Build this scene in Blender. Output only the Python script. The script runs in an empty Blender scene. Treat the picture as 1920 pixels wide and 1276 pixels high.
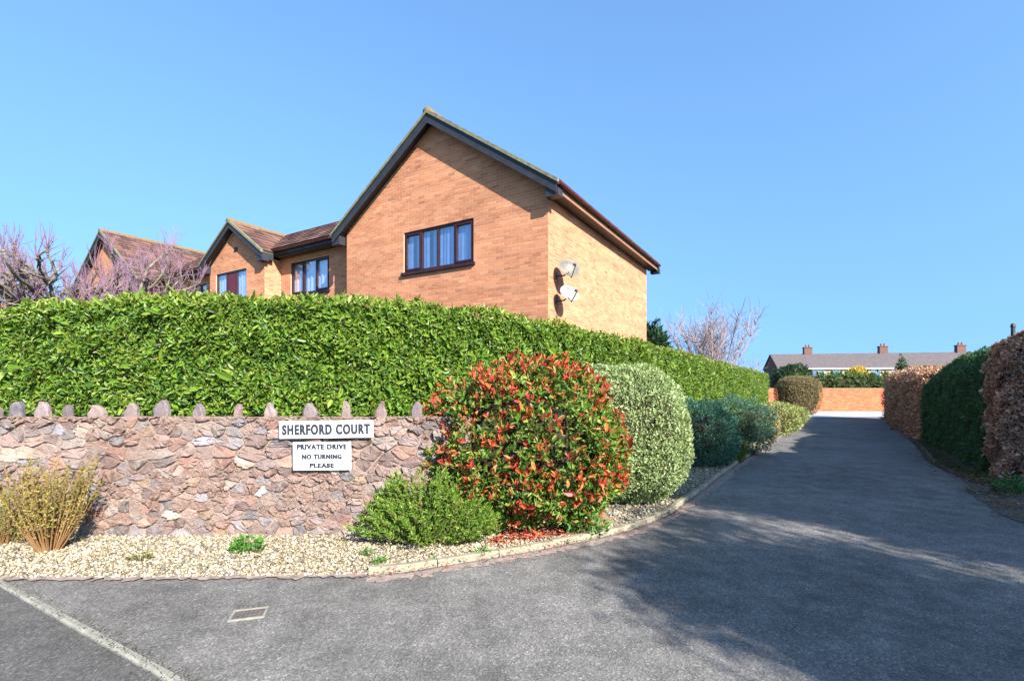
import bpy, bmesh, math, random
import numpy as np
from mathutils import Vector, Matrix
from mathutils.geometry import tessellate_polygon

R = math.radians
rng = np.random.default_rng(7)
random.seed(7)
SC = bpy.context.scene
COL = SC.collection
EYE = 1.6

# ------------------------------------------------------------------ camera, sky, sun, exposure
cam = bpy.data.cameras.new('camera')
cam.sensor_width = 36.0
cam.lens = 911 / 1920 * 36
cam.shift_y = 87 / 1920
cam.clip_end = 2000
camo = bpy.data.objects.new('camera', cam)
COL.objects.link(camo)
camo.location = (0, 0, EYE)
camo.rotation_euler = (R(90), 0, 0)
SC.camera = camo

SUN_H = Vector((0.56, -0.83)).normalized()
SUN_EL = R(31.5)
SUN = Vector((SUN_H.x * math.cos(SUN_EL), SUN_H.y * math.cos(SUN_EL), math.sin(SUN_EL)))
world = bpy.data.worlds.new('World')
SC.world = world
world.use_nodes = True
wn = world.node_tree
sky = wn.nodes.new('ShaderNodeTexSky')
sky.sky_type = 'NISHITA'
sky.sun_disc = False
sky.sun_elevation = SUN_EL
sky.sun_rotation = math.atan2(SUN_H.x, SUN_H.y)
sky.altitude = 0
sky.air_density = 1.0
sky.dust_density = 0.6
sky.ozone_density = 2.5
# the hazy bottom of the sky is lifted a little everywhere, so that the blue reaches down to the roofs
geo = wn.nodes.new('ShaderNodeTexCoord'); sep = wn.nodes.new('ShaderNodeSeparateXYZ'); com = wn.nodes.new('ShaderNodeCombineXYZ')
ab = wn.nodes.new('ShaderNodeMath'); ab.operation = 'ABSOLUTE'
ma = wn.nodes.new('ShaderNodeMath'); ma.operation = 'MULTIPLY_ADD'; ma.inputs[1].default_value = 0.50; ma.inputs[2].default_value = 0.36
nv = wn.nodes.new('ShaderNodeVectorMath'); nv.operation = 'NORMALIZE'
wn.links.new(geo.outputs['Generated'], sep.inputs[0])
wn.links.new(sep.outputs[0], com.inputs[0]); wn.links.new(sep.outputs[1], com.inputs[1]); wn.links.new(sep.outputs[2], ab.inputs[0])
wn.links.new(ab.outputs[0], ma.inputs[0]); wn.links.new(ma.outputs[0], com.inputs[2]); wn.links.new(com.outputs[0], nv.inputs[0])
wn.links.new(nv.outputs[0], sky.inputs[0])
tint = wn.nodes.new('ShaderNodeMix'); tint.data_type = 'RGBA'; tint.blend_type = 'MULTIPLY'; tint.inputs[0].default_value = 1.0
tint.inputs[7].default_value = (0.92, 1.16, 1.27, 1)
wn.links.new(sky.outputs[0], tint.inputs[6]); wn.links.new(tint.outputs[2], wn.nodes['Background'].inputs[0])
wn.nodes['Background'].inputs[1].default_value = 0.10
sun = bpy.data.lights.new('sun', 'SUN')
sun.energy = 5.0
sun.angle = R(0.53)
sun.color = (1.0, 0.955, 0.89)
suno = bpy.data.objects.new('sun', sun)
COL.objects.link(suno)
suno.rotation_euler = (-SUN).to_track_quat('-Z', 'Y').to_euler()
suno.location = (20, -30, 40)
SC.view_settings.view_transform = 'Standard'
SC.view_settings.look = 'None'
SC.view_settings.exposure = 1.6
SC.view_settings.gamma = 1
SC.view_settings.use_curve_mapping = False

# ------------------------------------------------------------------ helpers
def lin(r, g, b):
    f = lambda c: (c / 255 / 12.92) if c / 255 <= 0.04045 else ((c / 255 + 0.055) / 1.055) ** 2.4
    return (f(r), f(g), f(b))

def G(px, py):                      # ground point seen at a photo pixel
    d = EYE * 911 / (py - 725)
    return ((px - 960) / 911 * d, d)

def tag(o, label=None, cat=None, group=None, kind=None):
    if label: o['label'] = label
    if cat: o['category'] = cat
    if group: o['group'] = group
    if kind: o['kind'] = kind
    return o

def thing(name, label, cat, loc=(0, 0, 0), rz=0, group=None):
    o = bpy.data.objects.new(name, None)
    COL.objects.link(o)
    o.location = loc
    o.rotation_euler = (0, 0, rz)
    o.empty_display_size = 0.2
    return tag(o, label, cat, group)

def link(name, me, parent=None, loc=None):
    o = bpy.data.objects.new(name, me)
    COL.objects.link(o)
    if parent: o.parent = parent
    if loc is not None: o.location = loc
    return o

class MB:
    """collects simple shapes into one mesh"""
    def __init__(self): self.v = []; self.f = []; self.c = []
    def add(self, vs, fs, col=None):
        b = len(self.v)
        self.v += [tuple(p) for p in vs]
        self.f += [tuple(b + i for i in f) for f in fs]
        if col is not None: self.c += [col] * len(vs)
        return self
    def box(self, x0, x1, y0, y1, z0, z1, col=None):
        return self.add([(x0,y0,z0),(x1,y0,z0),(x1,y1,z0),(x0,y1,z0),(x0,y0,z1),(x1,y0,z1),(x1,y1,z1),(x0,y1,z1)],
            [(0,3,2,1),(4,5,6,7),(0,1,5,4),(1,2,6,5),(2,3,7,6),(3,0,4,7)], col)
    def obox(self, c, ax, ay, az, col=None):          # oriented box: centre and three half axes
        c, ax, ay, az = Vector(c), Vector(ax), Vector(ay), Vector(az)
        vs = [c - ax - ay - az, c + ax - ay - az, c + ax + ay - az, c - ax + ay - az,
              c - ax - ay + az, c + ax - ay + az, c + ax + ay + az, c - ax + ay + az]
        return self.add(vs, [(0,3,2,1),(4,5,6,7),(0,1,5,4),(1,2,6,5),(2,3,7,6),(3,0,4,7)], col)
    def prism(self, poly, y0, y1):                    # poly in (x,z), extruded along y
        n = len(poly)
        vs = [(x, y0, z) for x, z in poly] + [(x, y1, z) for x, z in poly]
        fs = [tuple(range(n)), tuple(range(2 * n - 1, n - 1, -1))]
        fs += [(i, n + i, n + (i + 1) % n, (i + 1) % n) for i in range(n)]
        return self.add(vs, fs)
    def tube(self, pts, rad, sides=6, cap=True):
        pts = [Vector(p) for p in pts]
        n = len(pts)
        vs = []; up = Vector((0.31, 0.17, 0.93)).normalized()
        a = None
        for i, p in enumerate(pts):
            t = (pts[min(i + 1, n - 1)] - pts[max(i - 1, 0)])
            t = t.normalized() if t.length > 1e-9 else Vector((0, 0, 1))
            a = (a - t * a.dot(t)) if a is not None else t.orthogonal()
            if a.length < 1e-6: a = t.orthogonal()
            a.normalize()
            b = t.cross(a)
            r = rad[i] if hasattr(rad, '__len__') else rad
            for k in range(sides):
                q = 2 * math.pi * k / sides
                vs.append(p + a * (r * math.cos(q)) + b * (r * math.sin(q)))
        fs = []
        for i in range(n - 1):
            for k in range(sides):
                k2 = (k + 1) % sides
                fs.append((i * sides + k, i * sides + k2, (i + 1) * sides + k2, (i + 1) * sides + k))
        if cap:
            fs.append(tuple(range(sides - 1, -1, -1)))
            fs.append(tuple((n - 1) * sides + k for k in range(sides)))
        return self.add(vs, fs)
    def mesh(self, name, mat, smooth=False):
        me = bpy.data.meshes.new(name)
        me.from_pydata(self.v, [], self.f)
        if self.c:
            at = me.attributes.new('col', 'FLOAT_COLOR', 'POINT')
            at.data.foreach_set('color', np.array([(c[0], c[1], c[2], 1) for c in self.c], dtype=np.float32).ravel())
        me.materials.append(mat)
        if smooth: me.polygons.foreach_set('use_smooth', [True] * len(me.polygons))
        me.update()
        return me
    def build(self, name, mat, parent=None, smooth=False, loc=None):
        return link(name, self.mesh(name, mat, smooth), parent, loc)

def recenter(o):
    """put the object's origin at the middle of its base"""
    me = o.data
    co = np.empty(len(me.vertices) * 3, dtype=np.float32); me.vertices.foreach_get('co', co)
    co = co.reshape(-1, 3)
    c = np.array([(co[:, 0].min() + co[:, 0].max()) / 2, (co[:, 1].min() + co[:, 1].max()) / 2, co[:, 2].min()])
    me.vertices.foreach_set('co', (co - c).astype(np.float32).ravel()); me.update()
    o.location = Vector(o.location) + Vector(c)
    return o

class SNoise:
    """smooth pseudo noise: a sum of random sines"""
    def __init__(self, freq, n=9, seed=0):
        r = np.random.default_rng(seed)
        d = r.normal(size=(n, 3)); d /= np.linalg.norm(d, axis=1)[:, None]
        self.k = d * (freq * r.uniform(0.6, 1.7, n))[:, None] * 2 * math.pi
        self.p = r.uniform(0, 6.28, n); self.n = n
    def __call__(self, P):
        return np.sin(np.asarray(P) @ self.k.T + self.p).sum(1) / math.sqrt(self.n)

def unit(a): return a / (np.linalg.norm(a, axis=1)[:, None] + 1e-9)

def npmesh(name, V, F, mat, col=None, smooth=False):
    V = np.ascontiguousarray(V, dtype=np.float32); F = np.ascontiguousarray(F, dtype=np.int32)
    me = bpy.data.meshes.new(name)
    k = F.shape[1]
    me.vertices.add(len(V)); me.vertices.foreach_set('co', V.ravel())
    me.loops.add(F.size); me.loops.foreach_set('vertex_index', F.ravel())
    me.polygons.add(len(F))
    me.polygons.foreach_set('loop_start', np.arange(0, F.size, k, dtype=np.int32))
    me.polygons.foreach_set('use_smooth', np.full(len(F), smooth, dtype=bool))
    me.update(calc_edges=True)
    if col is not None:
        at = me.attributes.new('col', 'FLOAT_COLOR', 'POINT')
        c4 = np.ones((len(V), 4), dtype=np.float32); c4[:, :3] = col
        at.data.foreach_set('color', c4.ravel())
    me.materials.append(mat)
    return me

def leaf_mesh(name, P, T, N, L, W, col, mat, fold=0.25, simple=False):
    """leaves: base point, tip direction, face normal, length, width, colour per leaf"""
    n = len(P)
    T = unit(T); N = unit(N - T * (N * T).sum(1)[:, None]); B = np.cross(N, T)
    L = np.broadcast_to(L, n)[:, None]; W = np.broadcast_to(W, n)[:, None]
    if simple:
        V = np.stack([P, P + T * L * .5 + B * W * .5 + N * W * fold, P + T * L, P + T * L * .5 - B * W * .5 + N * W * fold], 1)
        F = (np.arange(n)[:, None, None] * 4 + np.array([[0, 1, 2], [0, 2, 3]])[None]).reshape(-1, 3); k = 4
    else:
        dr = -N * L * .10
        V = np.stack([P, P + T * L * .28 + B * W * .42 + N * W * fold * .84, P + T * L * .68 + B * W * .42 + N * W * fold * .84 + dr * .4,
                      P + T * L + dr, P + T * L * .68 - B * W * .42 + N * W * fold * .84 + dr * .4, P + T * L * .28 - B * W * .42 + N * W * fold * .84], 1)
        F = (np.arange(n)[:, None, None] * 6 + np.array([[0, 1, 2, 3], [0, 3, 4, 5]])[None]).reshape(-1, 4); k = 6
    return npmesh(name, V.reshape(-1, 3), F, mat, np.repeat(col, k, axis=0))

def pick(pal, n, wts=None, jit=0.18):
    """n colours from a palette with a little spread in brightness"""
    pal = np.array(pal, dtype=float)
    i = rng.choice(len(pal), n, p=None if wts is None else np.array(wts) / np.sum(wts))
    return pal[i] * np.exp(rng.normal(0, jit, (n, 1)))

# ------------------------------------------------------------------ materials
class MT:
    def __init__(self, name, rough=0.8, spec=0.3):
        self.m = bpy.data.materials.new(name); self.m.use_nodes = True
        self.t = self.m.node_tree; self.b = self.t.nodes['Principled BSDF']
        self.b.inputs['Roughness'].default_value = rough
        self.b.inputs['Specular IOR Level'].default_value = spec
        self.tc = None
    def n(self, kind, **kw):
        x = self.t.nodes.new(kind)
        for k, v in kw.items():
            if k in x.inputs.keys(): x.inputs[k].default_value = v
            else: setattr(x, k, v)
        return x
    def l(self, a, b): self.t.links.new(a, b)
    def co(self):
        if not self.tc: self.tc = self.n('ShaderNodeTexCoord')
        return self.tc.outputs['Object']
    def noise(self, scale, detail=4, rough=0.6, co=None):
        x = self.n('ShaderNodeTexNoise', Scale=scale, Detail=detail, Roughness=rough)
        self.l(co or self.co(), x.inputs['Vector']); return x.outputs['Fac']
    def ramp(self, fac, stops, interp='LINEAR'):
        r = self.n('ShaderNodeValToRGB'); e = r.color_ramp; e.interpolation = interp
        while len(e.elements) < len(stops): e.elements.new(0.5)
        for el, (p, c) in zip(e.elements, stops):
            el.position = p; el.color = (c[0], c[1], c[2], 1) if hasattr(c, '__len__') else (c, c, c, 1)
        self.l(fac, r.inputs[0]); return r.outputs[0]
    def mix(self, a, b, fac, blend='MIX'):
        x = self.n('ShaderNodeMix', data_type='RGBA', blend_type=blend)
        for sock, val in ((x.inputs['A'], None),): pass
        ins = [i for i in x.inputs if i.type == 'RGBA']; f = [i for i in x.inputs if i.type == 'VALUE'][0]
        for s, v in zip(ins, (a, b)):
            if hasattr(v, 'is_output'): self.l(v, s)
            else: s.default_value = (*v, 1)
        if hasattr(fac, 'is_output'): self.l(fac, f)
        else: f.default_value = fac
        return [o for o in x.outputs if o.type == 'RGBA'][0]
    def base(self, c):
        if hasattr(c, 'is_output'): self.l(c, self.b.inputs['Base Color'])
        else: self.b.inputs['Base Color'].default_value = (*c, 1)
        return self
    def bump(self, fac, strength=0.3, dist=0.01):
        x = self.n('ShaderNodeBump', Strength=strength, Distance=dist)
        self.l(fac, x.inputs['Height']); self.l(x.outputs[0], self.b.inputs['Normal']); return self

def mottled(name, c1, c2, scale=6, rough=0.8, bump=0.2, dist=0.005, spec=0.3):
    m = MT(name, rough, spec)
    f = m.noise(scale, 6, 0.65)
    m.base(m.ramp(f, [(0.3, c1), (0.7, c2)]))
    if bump: m.bump(m.noise(scale * 6, 4), bump, dist)
    return m.m

def leaf_mat(name, rough=0.45, transl=0.3, spec=0.4):
    m = MT(name, rough, spec)
    a = m.n('ShaderNodeAttribute', attribute_name='col')
    m.base(a.outputs['Color'])
    tr = m.n('ShaderNodeBsdfTranslucent')
    y = m.mix(a.outputs['Color'], (1.35, 1.25, 0.55), 1.0, 'MULTIPLY')
    m.l(y, tr.inputs['Color'])
    mx = m.n('ShaderNodeMixShader'); mx.inputs[0].default_value = transl
    out = m.t.nodes['Material Output']
    m.l(m.b.outputs[0], mx.inputs[1]); m.l(tr.outputs[0], mx.inputs[2]); m.l(mx.outputs[0], out.inputs['Surface'])
    return m.m

def asphalt(name, dark, light, moss=0.0):
    m = MT(name, 0.88, 0.25)
    big = m.noise(0.42, 6, 0.62)
    mid = m.noise(3.2, 6, 0.7)
    base = m.mix(m.ramp(big, [(0.3, dark), (0.68, light)]), m.ramp(mid, [(0.3, [c * .72 for c in dark]), (0.72, [c * 1.15 for c in light])]), 0.5)
    v = m.n('ShaderNodeTexVoronoi', Scale=95.0); m.l(m.co(), v.inputs['Vector'])
    sp = m.ramp(v.outputs['Color'], [(0.0, 0.4), (0.5, 0.85), (0.8, 1.2), (1.0, 2.3)])
    base = m.mix(base, sp, 0.85, 'MULTIPLY')
    # pale scuffs, drawn out across the drive
    mp = m.n('ShaderNodeMapping'); mp.inputs['Scale'].default_value = (0.8, 2.6, 1); mp.inputs['Rotation'].default_value = (0, 0, 0.35)
    m.l(m.co(), mp.inputs[0])
    sc = m.noise(2.2, 8, 0.72, mp.outputs[0])
    base = m.mix(base, lin(168, 164, 158), m.ramp(sc, [(0.63, 0.0), (0.80, 0.5)]))
    # hairline cracks, only here and there
    dv = m.n('ShaderNodeVectorMath', operation='ADD'); nz = m.n('ShaderNodeTexNoise', Scale=2.5); m.l(m.co(), nz.inputs['Vector'])
    sv = m.n('ShaderNodeVectorMath', operation='SCALE'); sv.inputs['Scale'].default_value = .35; m.l(nz.outputs['Color'], sv.inputs[0]); m.l(m.co(), dv.inputs[0]); m.l(sv.outputs[0], dv.inputs[1])
    ck = m.n('ShaderNodeTexVoronoi', feature='DISTANCE_TO_EDGE', Scale=.55); m.l(dv.outputs[0], ck.inputs['Vector'])
    cr = m.ramp(ck.outputs['Distance'], [(0.0, 1.0), (0.006, 0.0)])
    cm = m.n('ShaderNodeMath', operation='MULTIPLY'); m.l(cr, cm.inputs[0]); m.l(m.ramp(m.noise(.8, 3), [(.52, 0.0), (.66, .35)]), cm.inputs[1])
    base = m.mix(base, [c * .35 for c in dark], cm.outputs[0])
    # small dark tar stains
    st = m.noise(7.5, 3, 0.5)
    base = m.mix(base, [c * .6 for c in dark], m.ramp(st, [(0.68, 0.0), (0.8, 0.5)]))
    m.base(base)
    h = m.mix(v.outputs['Distance'], m.noise(40, 5, 0.7), 0.5)
    m.bump(h, 0.55, 0.008)
    return m.m

M = {}
M['asphalt'] = asphalt('asphalt', (0.064, 0.059, 0.053), (0.215, 0.199, 0.180))
M['pavement'] = asphalt('pavement_asphalt', (0.066, 0.061, 0.055), (0.125, 0.116, 0.106))
M['concrete'] = mottled('concrete', lin(104, 101, 92), lin(142, 138, 126), 9, 0.9, 0.4, 0.004)
M['kerb'] = mottled('kerb_concrete', lin(108, 101, 84), lin(150, 141, 118), 7, 0.9, 0.4, 0.004)
M['old_kerb'] = mottled('mossy_kerb', lin(62, 56, 44), lin(128, 118, 100), 9, 0.95, 0.5, 0.006)
M['pale_road'] = mottled('pale_road', lin(140, 140, 144), lin(166, 165, 167), 2, 0.85, 0.2, 0.004)
M['dirt_margin'] = mottled('gritty_margin', lin(96, 84, 78), lin(158, 138, 128), 14, 0.95, 0.5, 0.006)
M['soil'] = mottled('soil', lin(48, 38, 30), lin(92, 74, 58), 8, 0.95, 0.6, 0.02)
M['mould'] = mottled('mossy_mould', lin(50, 48, 42), lin(100, 95, 86), 7, 0.95, 0.7, 0.015)
M['bed'] = mottled('gravel_bed', lin(116, 102, 78), lin(150, 136, 106), 18, 0.95, 0.5, 0.01)
M['ground'] = mottled('ground', lin(60, 70, 34), lin(96, 96, 52), 0.8, 0.95, 0.4, 0.03)
M['wood_dark'] = mottled('dark_paint', (0.018, 0.020, 0.026), (0.030, 0.032, 0.040), 4, 0.45, 0.1, 0.002)
M['brown_plastic'] = mottled('brown_plastic', lin(70, 36, 32), lin(92, 50, 44), 3, 0.35, 0.0)
M['soffit'] = mottled('brown_soffit', lin(120, 88, 66), lin(140, 104, 80), 3, 0.6, 0.1)
M['frame'] = mottled('dark_window_frame', lin(40, 22, 26), lin(54, 30, 32), 5, 0.35, 0.0)
M['panel_red'] = mottled('dark_red_panel', lin(74, 24, 28), lin(92, 32, 36), 5, 0.4, 0.0)
M['blind'] = mottled('pale_blind', lin(120, 150, 200), lin(150, 176, 214), 3, 0.8, 0.0)
M['net'] = mottled('net_curtain', lin(196, 206, 224), lin(208, 216, 230), 3, 0.9, 0.0)
M['mortar'] = mottled('house_mortar', lin(176, 142, 112), lin(196, 164, 132), 5, 0.95, 0.1, 0.002)
M['wall_mortar'] = mottled('wall_mortar', lin(108, 94, 86), lin(150, 132, 118), 9, 0.95, 0.9, 0.02)
M['white_metal'] = mottled('white_sign_board', lin(196, 196, 192), lin(210, 210, 208), 2, 0.45, 0.05, 0.002)
M['black_paint'] = mottled('black_lettering', (0.02, 0.022, 0.03), (0.03, 0.032, 0.042), 3, 0.5, 0.0)
M['dish_grey'] = mottled('weathered_dish', lin(92, 87, 78), lin(122, 115, 102), 6, 0.5, 0.0)
M['dish_white'] = mottled('pale_dish', lin(120, 119, 118), lin(140, 139, 138), 4, 0.4, 0.0)
M['dark_metal'] = mottled('dark_metal', (0.03, 0.03, 0.032), (0.06, 0.058, 0.056), 8, 0.5, 0.0)
M['rust'] = mottled('cover_iron', lin(70, 64, 60), lin(98, 88, 84), 20, 0.75, 0.4, 0.004)
M['verge'] = mottled('lichen_verge', lin(84, 84, 66), lin(122, 118, 90), 9, 0.9, 0.5, 0.01)
M['ridge_lichen'] = mottled('lichen_ridge', lin(122, 100, 56), lin(100, 74, 54), 12, 0.9, 0.5, 0.01)
M['bark'] = mottled('brown_bark', lin(74, 58, 46), lin(122, 98, 78), 12, 0.9, 0.6, 0.01)
M['bark_lichen'] = mottled('lichen_bark', lin(78, 69, 62), lin(128, 117, 104), 7, 0.95, 0.7, 0.01)
M['shoot_purple'] = mottled('purple_shoots', lin(108, 82, 98), lin(138, 110, 124), 3, 0.7, 0.0)
M['twig_grey'] = mottled('grey_twigs', lin(120, 104, 104), lin(160, 144, 140), 5, 0.8, 0.0)
M['twig_tan'] = mottled('tan_stems', lin(112, 82, 52), lin(150, 114, 72), 6, 0.8, 0.0)
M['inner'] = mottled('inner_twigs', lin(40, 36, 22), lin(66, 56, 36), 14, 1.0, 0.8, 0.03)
M['leaf_gloss'] = leaf_mat('glossy_leaf', 0.46, 0.30, 0.35)
M['leaf_matt'] = leaf_mat('matt_leaf', 0.6, 0.3, 0.25)
M['leaf_dry'] = leaf_mat('dry_leaf', 0.8, 0.25, 0.15)

def col_mat(name, rough=0.85, scale=40, bump=0.35, dist=0.004, spread=0.25):
    m = MT(name, rough, 0.25)
    a = m.n('ShaderNodeAttribute', attribute_name='col')
    f = m.ramp(m.noise(scale, 5, 0.7), [(0.25, 1 - spread), (0.75, 1 + spread)])
    m.base(m.mix(a.outputs['Color'], f, 1.0, 'MULTIPLY'))
    if bump: m.bump(m.noise(scale * 2, 4), bump, dist)
    return m.m
M['brick'] = col_mat('house_brick', 0.9, 30, 0.2, 0.002, .12)
M['tile'] = col_mat('roof_tile', 0.8, 12, 0.3, 0.005)
M['pebble'] = col_mat('pebble', 0.8, 60, 0.0)

def stone_mat():
    m = MT('rubble_stone', 0.88, 0.25)
    oi = m.n('ShaderNodeObjectInfo')
    f = m.ramp(m.noise(9, 8, 0.72), [(0.25, 0.62), (0.5, 1.0), (0.78, 1.32)])
    c = m.mix(oi.outputs['Color'], f, 1.0, 'MULTIPLY')
    g = m.noise(38, 4, 0.7)
    c = m.mix(c, lin(176, 166, 150), m.ramp(g, [(0.58, 0.0), (0.74, 0.55)]))
    c = m.mix(c, lin(74, 62, 58), m.ramp(m.noise(22, 4, 0.6), [(0.6, 0.0), (0.75, 0.6)]))
    geo = m.n('ShaderNodeNewGeometry')
    sm = m.noise(5.5, 8, 0.7, geo.outputs['Position'])           # mortar smeared over the stones
    c = m.mix(c, lin(142, 124, 114), m.ramp(sm, [(0.44, 0.0), (0.62, 0.68)]))
    ds = m.noise(2.2, 6, 0.65, geo.outputs['Position'])          # damp, dirty patches
    c = m.mix(c, lin(120, 96, 84), m.ramp(ds, [(0.52, 0.0), (0.72, 0.5)]))
    m.base(c)
    m.bump(m.noise(17, 10, 0.8), 1.0, 0.03)
    return m.m
M['stone'] = stone_mat()

def glass_mat(name, refl, tint):
    m = MT(name)
    t = m.t; t.nodes.remove(m.b)
    gl = m.n('ShaderNodeBsdfGlossy'); gl.inputs['Roughness'].default_value = 0.02; gl.inputs['Color'].default_value = (0.9, 0.95, 1, 1)
    tr = m.n('ShaderNodeBsdfTransparent'); tr.inputs['Color'].default_value = (*tint, 1)
    fr = m.n('ShaderNodeLayerWeight', Blend=0.15)
    ad = m.n('ShaderNodeMath', operation='ADD'); ad.inputs[1].default_value = refl
    m.l(fr.outputs['Facing'], ad.inputs[0])
    mx = m.n('ShaderNodeMixShader')
    m.l(ad.outputs[0], mx.inputs[0]); m.l(tr.outputs[0], mx.inputs[1]); m.l(gl.outputs[0], mx.inputs[2])
    m.l(mx.outputs[0], t.nodes['Material Output'].inputs['Surface'])
    return m.m
M['glass'] = glass_mat('window_glass', 0.10, (0.93, 0.96, 1.0))

# ------------------------------------------------------------------ ground, drive, beds
def sheet(name, poly, z, mat, parent=None):
    tris = tessellate_polygon([[Vector((x, y, 0)) for x, y in poly]])
    me = bpy.data.meshes.new(name)
    fs = []
    for t in tris:
        a, b, c = (Vector((*poly[i], 0)) for i in t)
        fs.append(t if (b - a).cross(c - a).z > 0 else (t[0], t[2], t[1]))
    me.from_pydata([(x, y, z) for x, y in poly], [], fs)
    me.materials.append(mat); me.update()
    o = link(name, me, parent)
    return tag(o, kind='structure')

def catmull(pts, per=8):
    P = [np.array(p, dtype=float) for p in pts]
    P = [2 * P[0] - P[1]] + P + [2 * P[-1] - P[-2]]
    out = []
    for i in range(1, len(P) - 2):
        for k in range(per):
            t = k / per
            a, b, c, d = P[i - 1], P[i], P[i + 1], P[i + 2]
            out.append(0.5 * (2 * b + (c - a) * t + (2 * a - 5 * b + 4 * c - d) * t * t + (3 * b - a - 3 * c + d) * t ** 3))
    out.append(P[-2])
    return np.array(out)

DRV = np.array([0.56, 0.83])
left_kerb = catmull([(-9.5, 3.9), G(0, 1086), G(300, 1084), G(690, 1077), G(850, 1056), G(1000, 1031), G(1150, 1001), G(1240, 970), G(1288, 939),
                     G(1380, 870), G(1434, 835), G(1492, 788), (15.0, 25.4)], 10)
right_kerb = catmull([(4.5, -9), (6.2, -2.4), (14.5, 1.5), (14.5, 4.6), (11.2, 6.1), (9.2, 6.95), G(1885, 915), G(1840, 904), G(1797, 889), G(1750, 865), G(1727, 838), G(1693, 808), G(1662, 788), (19.6, 25.9)], 10)

gr = MB(); gr.add([(math.cos(a) * 900, math.sin(a) * 900, -0.012) for a in np.linspace(0, 2 * math.pi, 48, endpoint=False)], [tuple(range(48))])
tag(gr.build('ground', M['ground']), kind='structure')
e0, e1 = np.array(G(0, 1100)), np.array(G(310, 1276))
ed = (e1 - e0) / np.linalg.norm(e1 - e0); en = np.array([-ed[1], ed[0]])     # edging direction, normal towards the drive
far0, far1 = e0 - ed * 0.22, e0 + ed * 14
drive_poly = [tuple(p) for p in left_kerb if p[0] > far0[0] + 0.05] + [tuple(p) for p in right_kerb[::-1]] + [tuple(far1), tuple(far0)]
sheet('driveway', drive_poly, 0.0, M['asphalt'])
sheet('pavement', [tuple(far0), tuple(far1), (-30, far1[1]), (-30, 3.9)] + [tuple(p) for p in left_kerb if p[0] <= far0[0] + 0.05], -0.004, M['pavement'])
sheet('road', [(15.2, 25.4), (19.4, 25.9), (34, 24.6), (60, 22), (60, 31.5), (22, 31.9), (-4, 33), (-4, 27.5)], 0.004, M['pale_road'])
# the planting bed between kerb and hedge
hedge_path = [(-9.6, 8.2), (-7.4, 6.85), (-5.06, 6.05), (-3.25, 5.8), (-2.0, 5.97), (-1.13, 6.4), (0.33, 7.5), (2.54, 9.65), (6.2, 14.9), (14.2, 26.9)]
hz = [2.66, 2.70, 2.71, 2.70, 2.70, 2.70, 2.66, 2.52, 2.42, 2.32]
HP = catmull([(x, y, z) for (x, y), z in zip(hedge_path, hz)], 12)
bed_poly = [tuple(p) for p in left_kerb] + [(p[0] , p[1] + 0.3) for p in HP[::-1]]
sheet('gravel_bed', bed_poly, 0.010, M['bed'])
sheet('soil_bed', [tuple(p) for p in right_kerb] + [(22, 27), (24, 26), (16, 12), (18, 6), (18, -6), (9, -9)], 0.006, M['soil'])

def ribbon(name, line, w0, w1, z, mat, jag=0.0, seed=1):
    """a flat strip along a line, its outer edge ragged"""
    r = np.random.default_rng(seed)
    line = np.asarray(line); t = np.gradient(line, axis=0); t /= np.linalg.norm(t, axis=1)[:, None]
    nn = np.stack([t[:, 1], -t[:, 0]], 1)
    a = line + nn * w0
    jn = np.convolve(r.normal(size=len(line) + 4), [.2, .5, .7, .5, .2], 'valid')[:, None]
    b = line + nn * (w1 + jag * jn)
    V = [(x, y, z) for x, y in a] + [(x, y, z) for x, y in b]
    n = len(line)
    mb = MB(); mb.add(V, [(i, n + i, n + i + 1, i + 1) for i in range(n - 1)])
    return tag(mb.build(name, mat), kind='structure')
fine = lambda L, k: np.stack([np.interp(np.linspace(0, len(L) - 1, k), np.arange(len(L)), L[:, j]) for j in (0, 1)], 1)
lk = left_kerb[(left_kerb[:, 0] > -1.35)]
ribbon('gritty_margin', fine(lk[lk[:, 1] < 21], 420), 0.05, 0.17, 0.005, M['dirt_margin'], 0.03)
lk2 = left_kerb[(left_kerb[:, 0] > -6) & (left_kerb[:, 0] < -1.2)]
ribbon('gritty_verge', fine(lk2, 260), -0.06, 0.045, 0.014, M['dirt_margin'], 0.018, 4)
rk = right_kerb[right_kerb[:, 1] > 5.0]
def ragged(poly, step, amp, seed):
    r = np.random.default_rng(seed); out = []
    for i in range(len(poly)):
        a, b = np.array(poly[i]), np.array(poly[(i + 1) % len(poly)]); n = max(1, int(np.linalg.norm(b - a) / step))
        for k in range(n): out.append(tuple(a + (b - a) * k / n + r.normal(0, amp, 2)))
    return out
sheet('leaf_mould', ragged([G(1812, 921), G(1840, 938), G(1872, 962), (5.9, 5.35), (6.9, 4.9), (8.6, 5.6), (9.3, 6.75), G(1885, 917), G(1842, 906), G(1818, 899)], .10, .022, 5), 0.0065, M['mould'])
ribbon('leaf_margin', fine(rk, 120), -0.10, 0.03, 0.0085, M['soil'], 0.05, 3)

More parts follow.
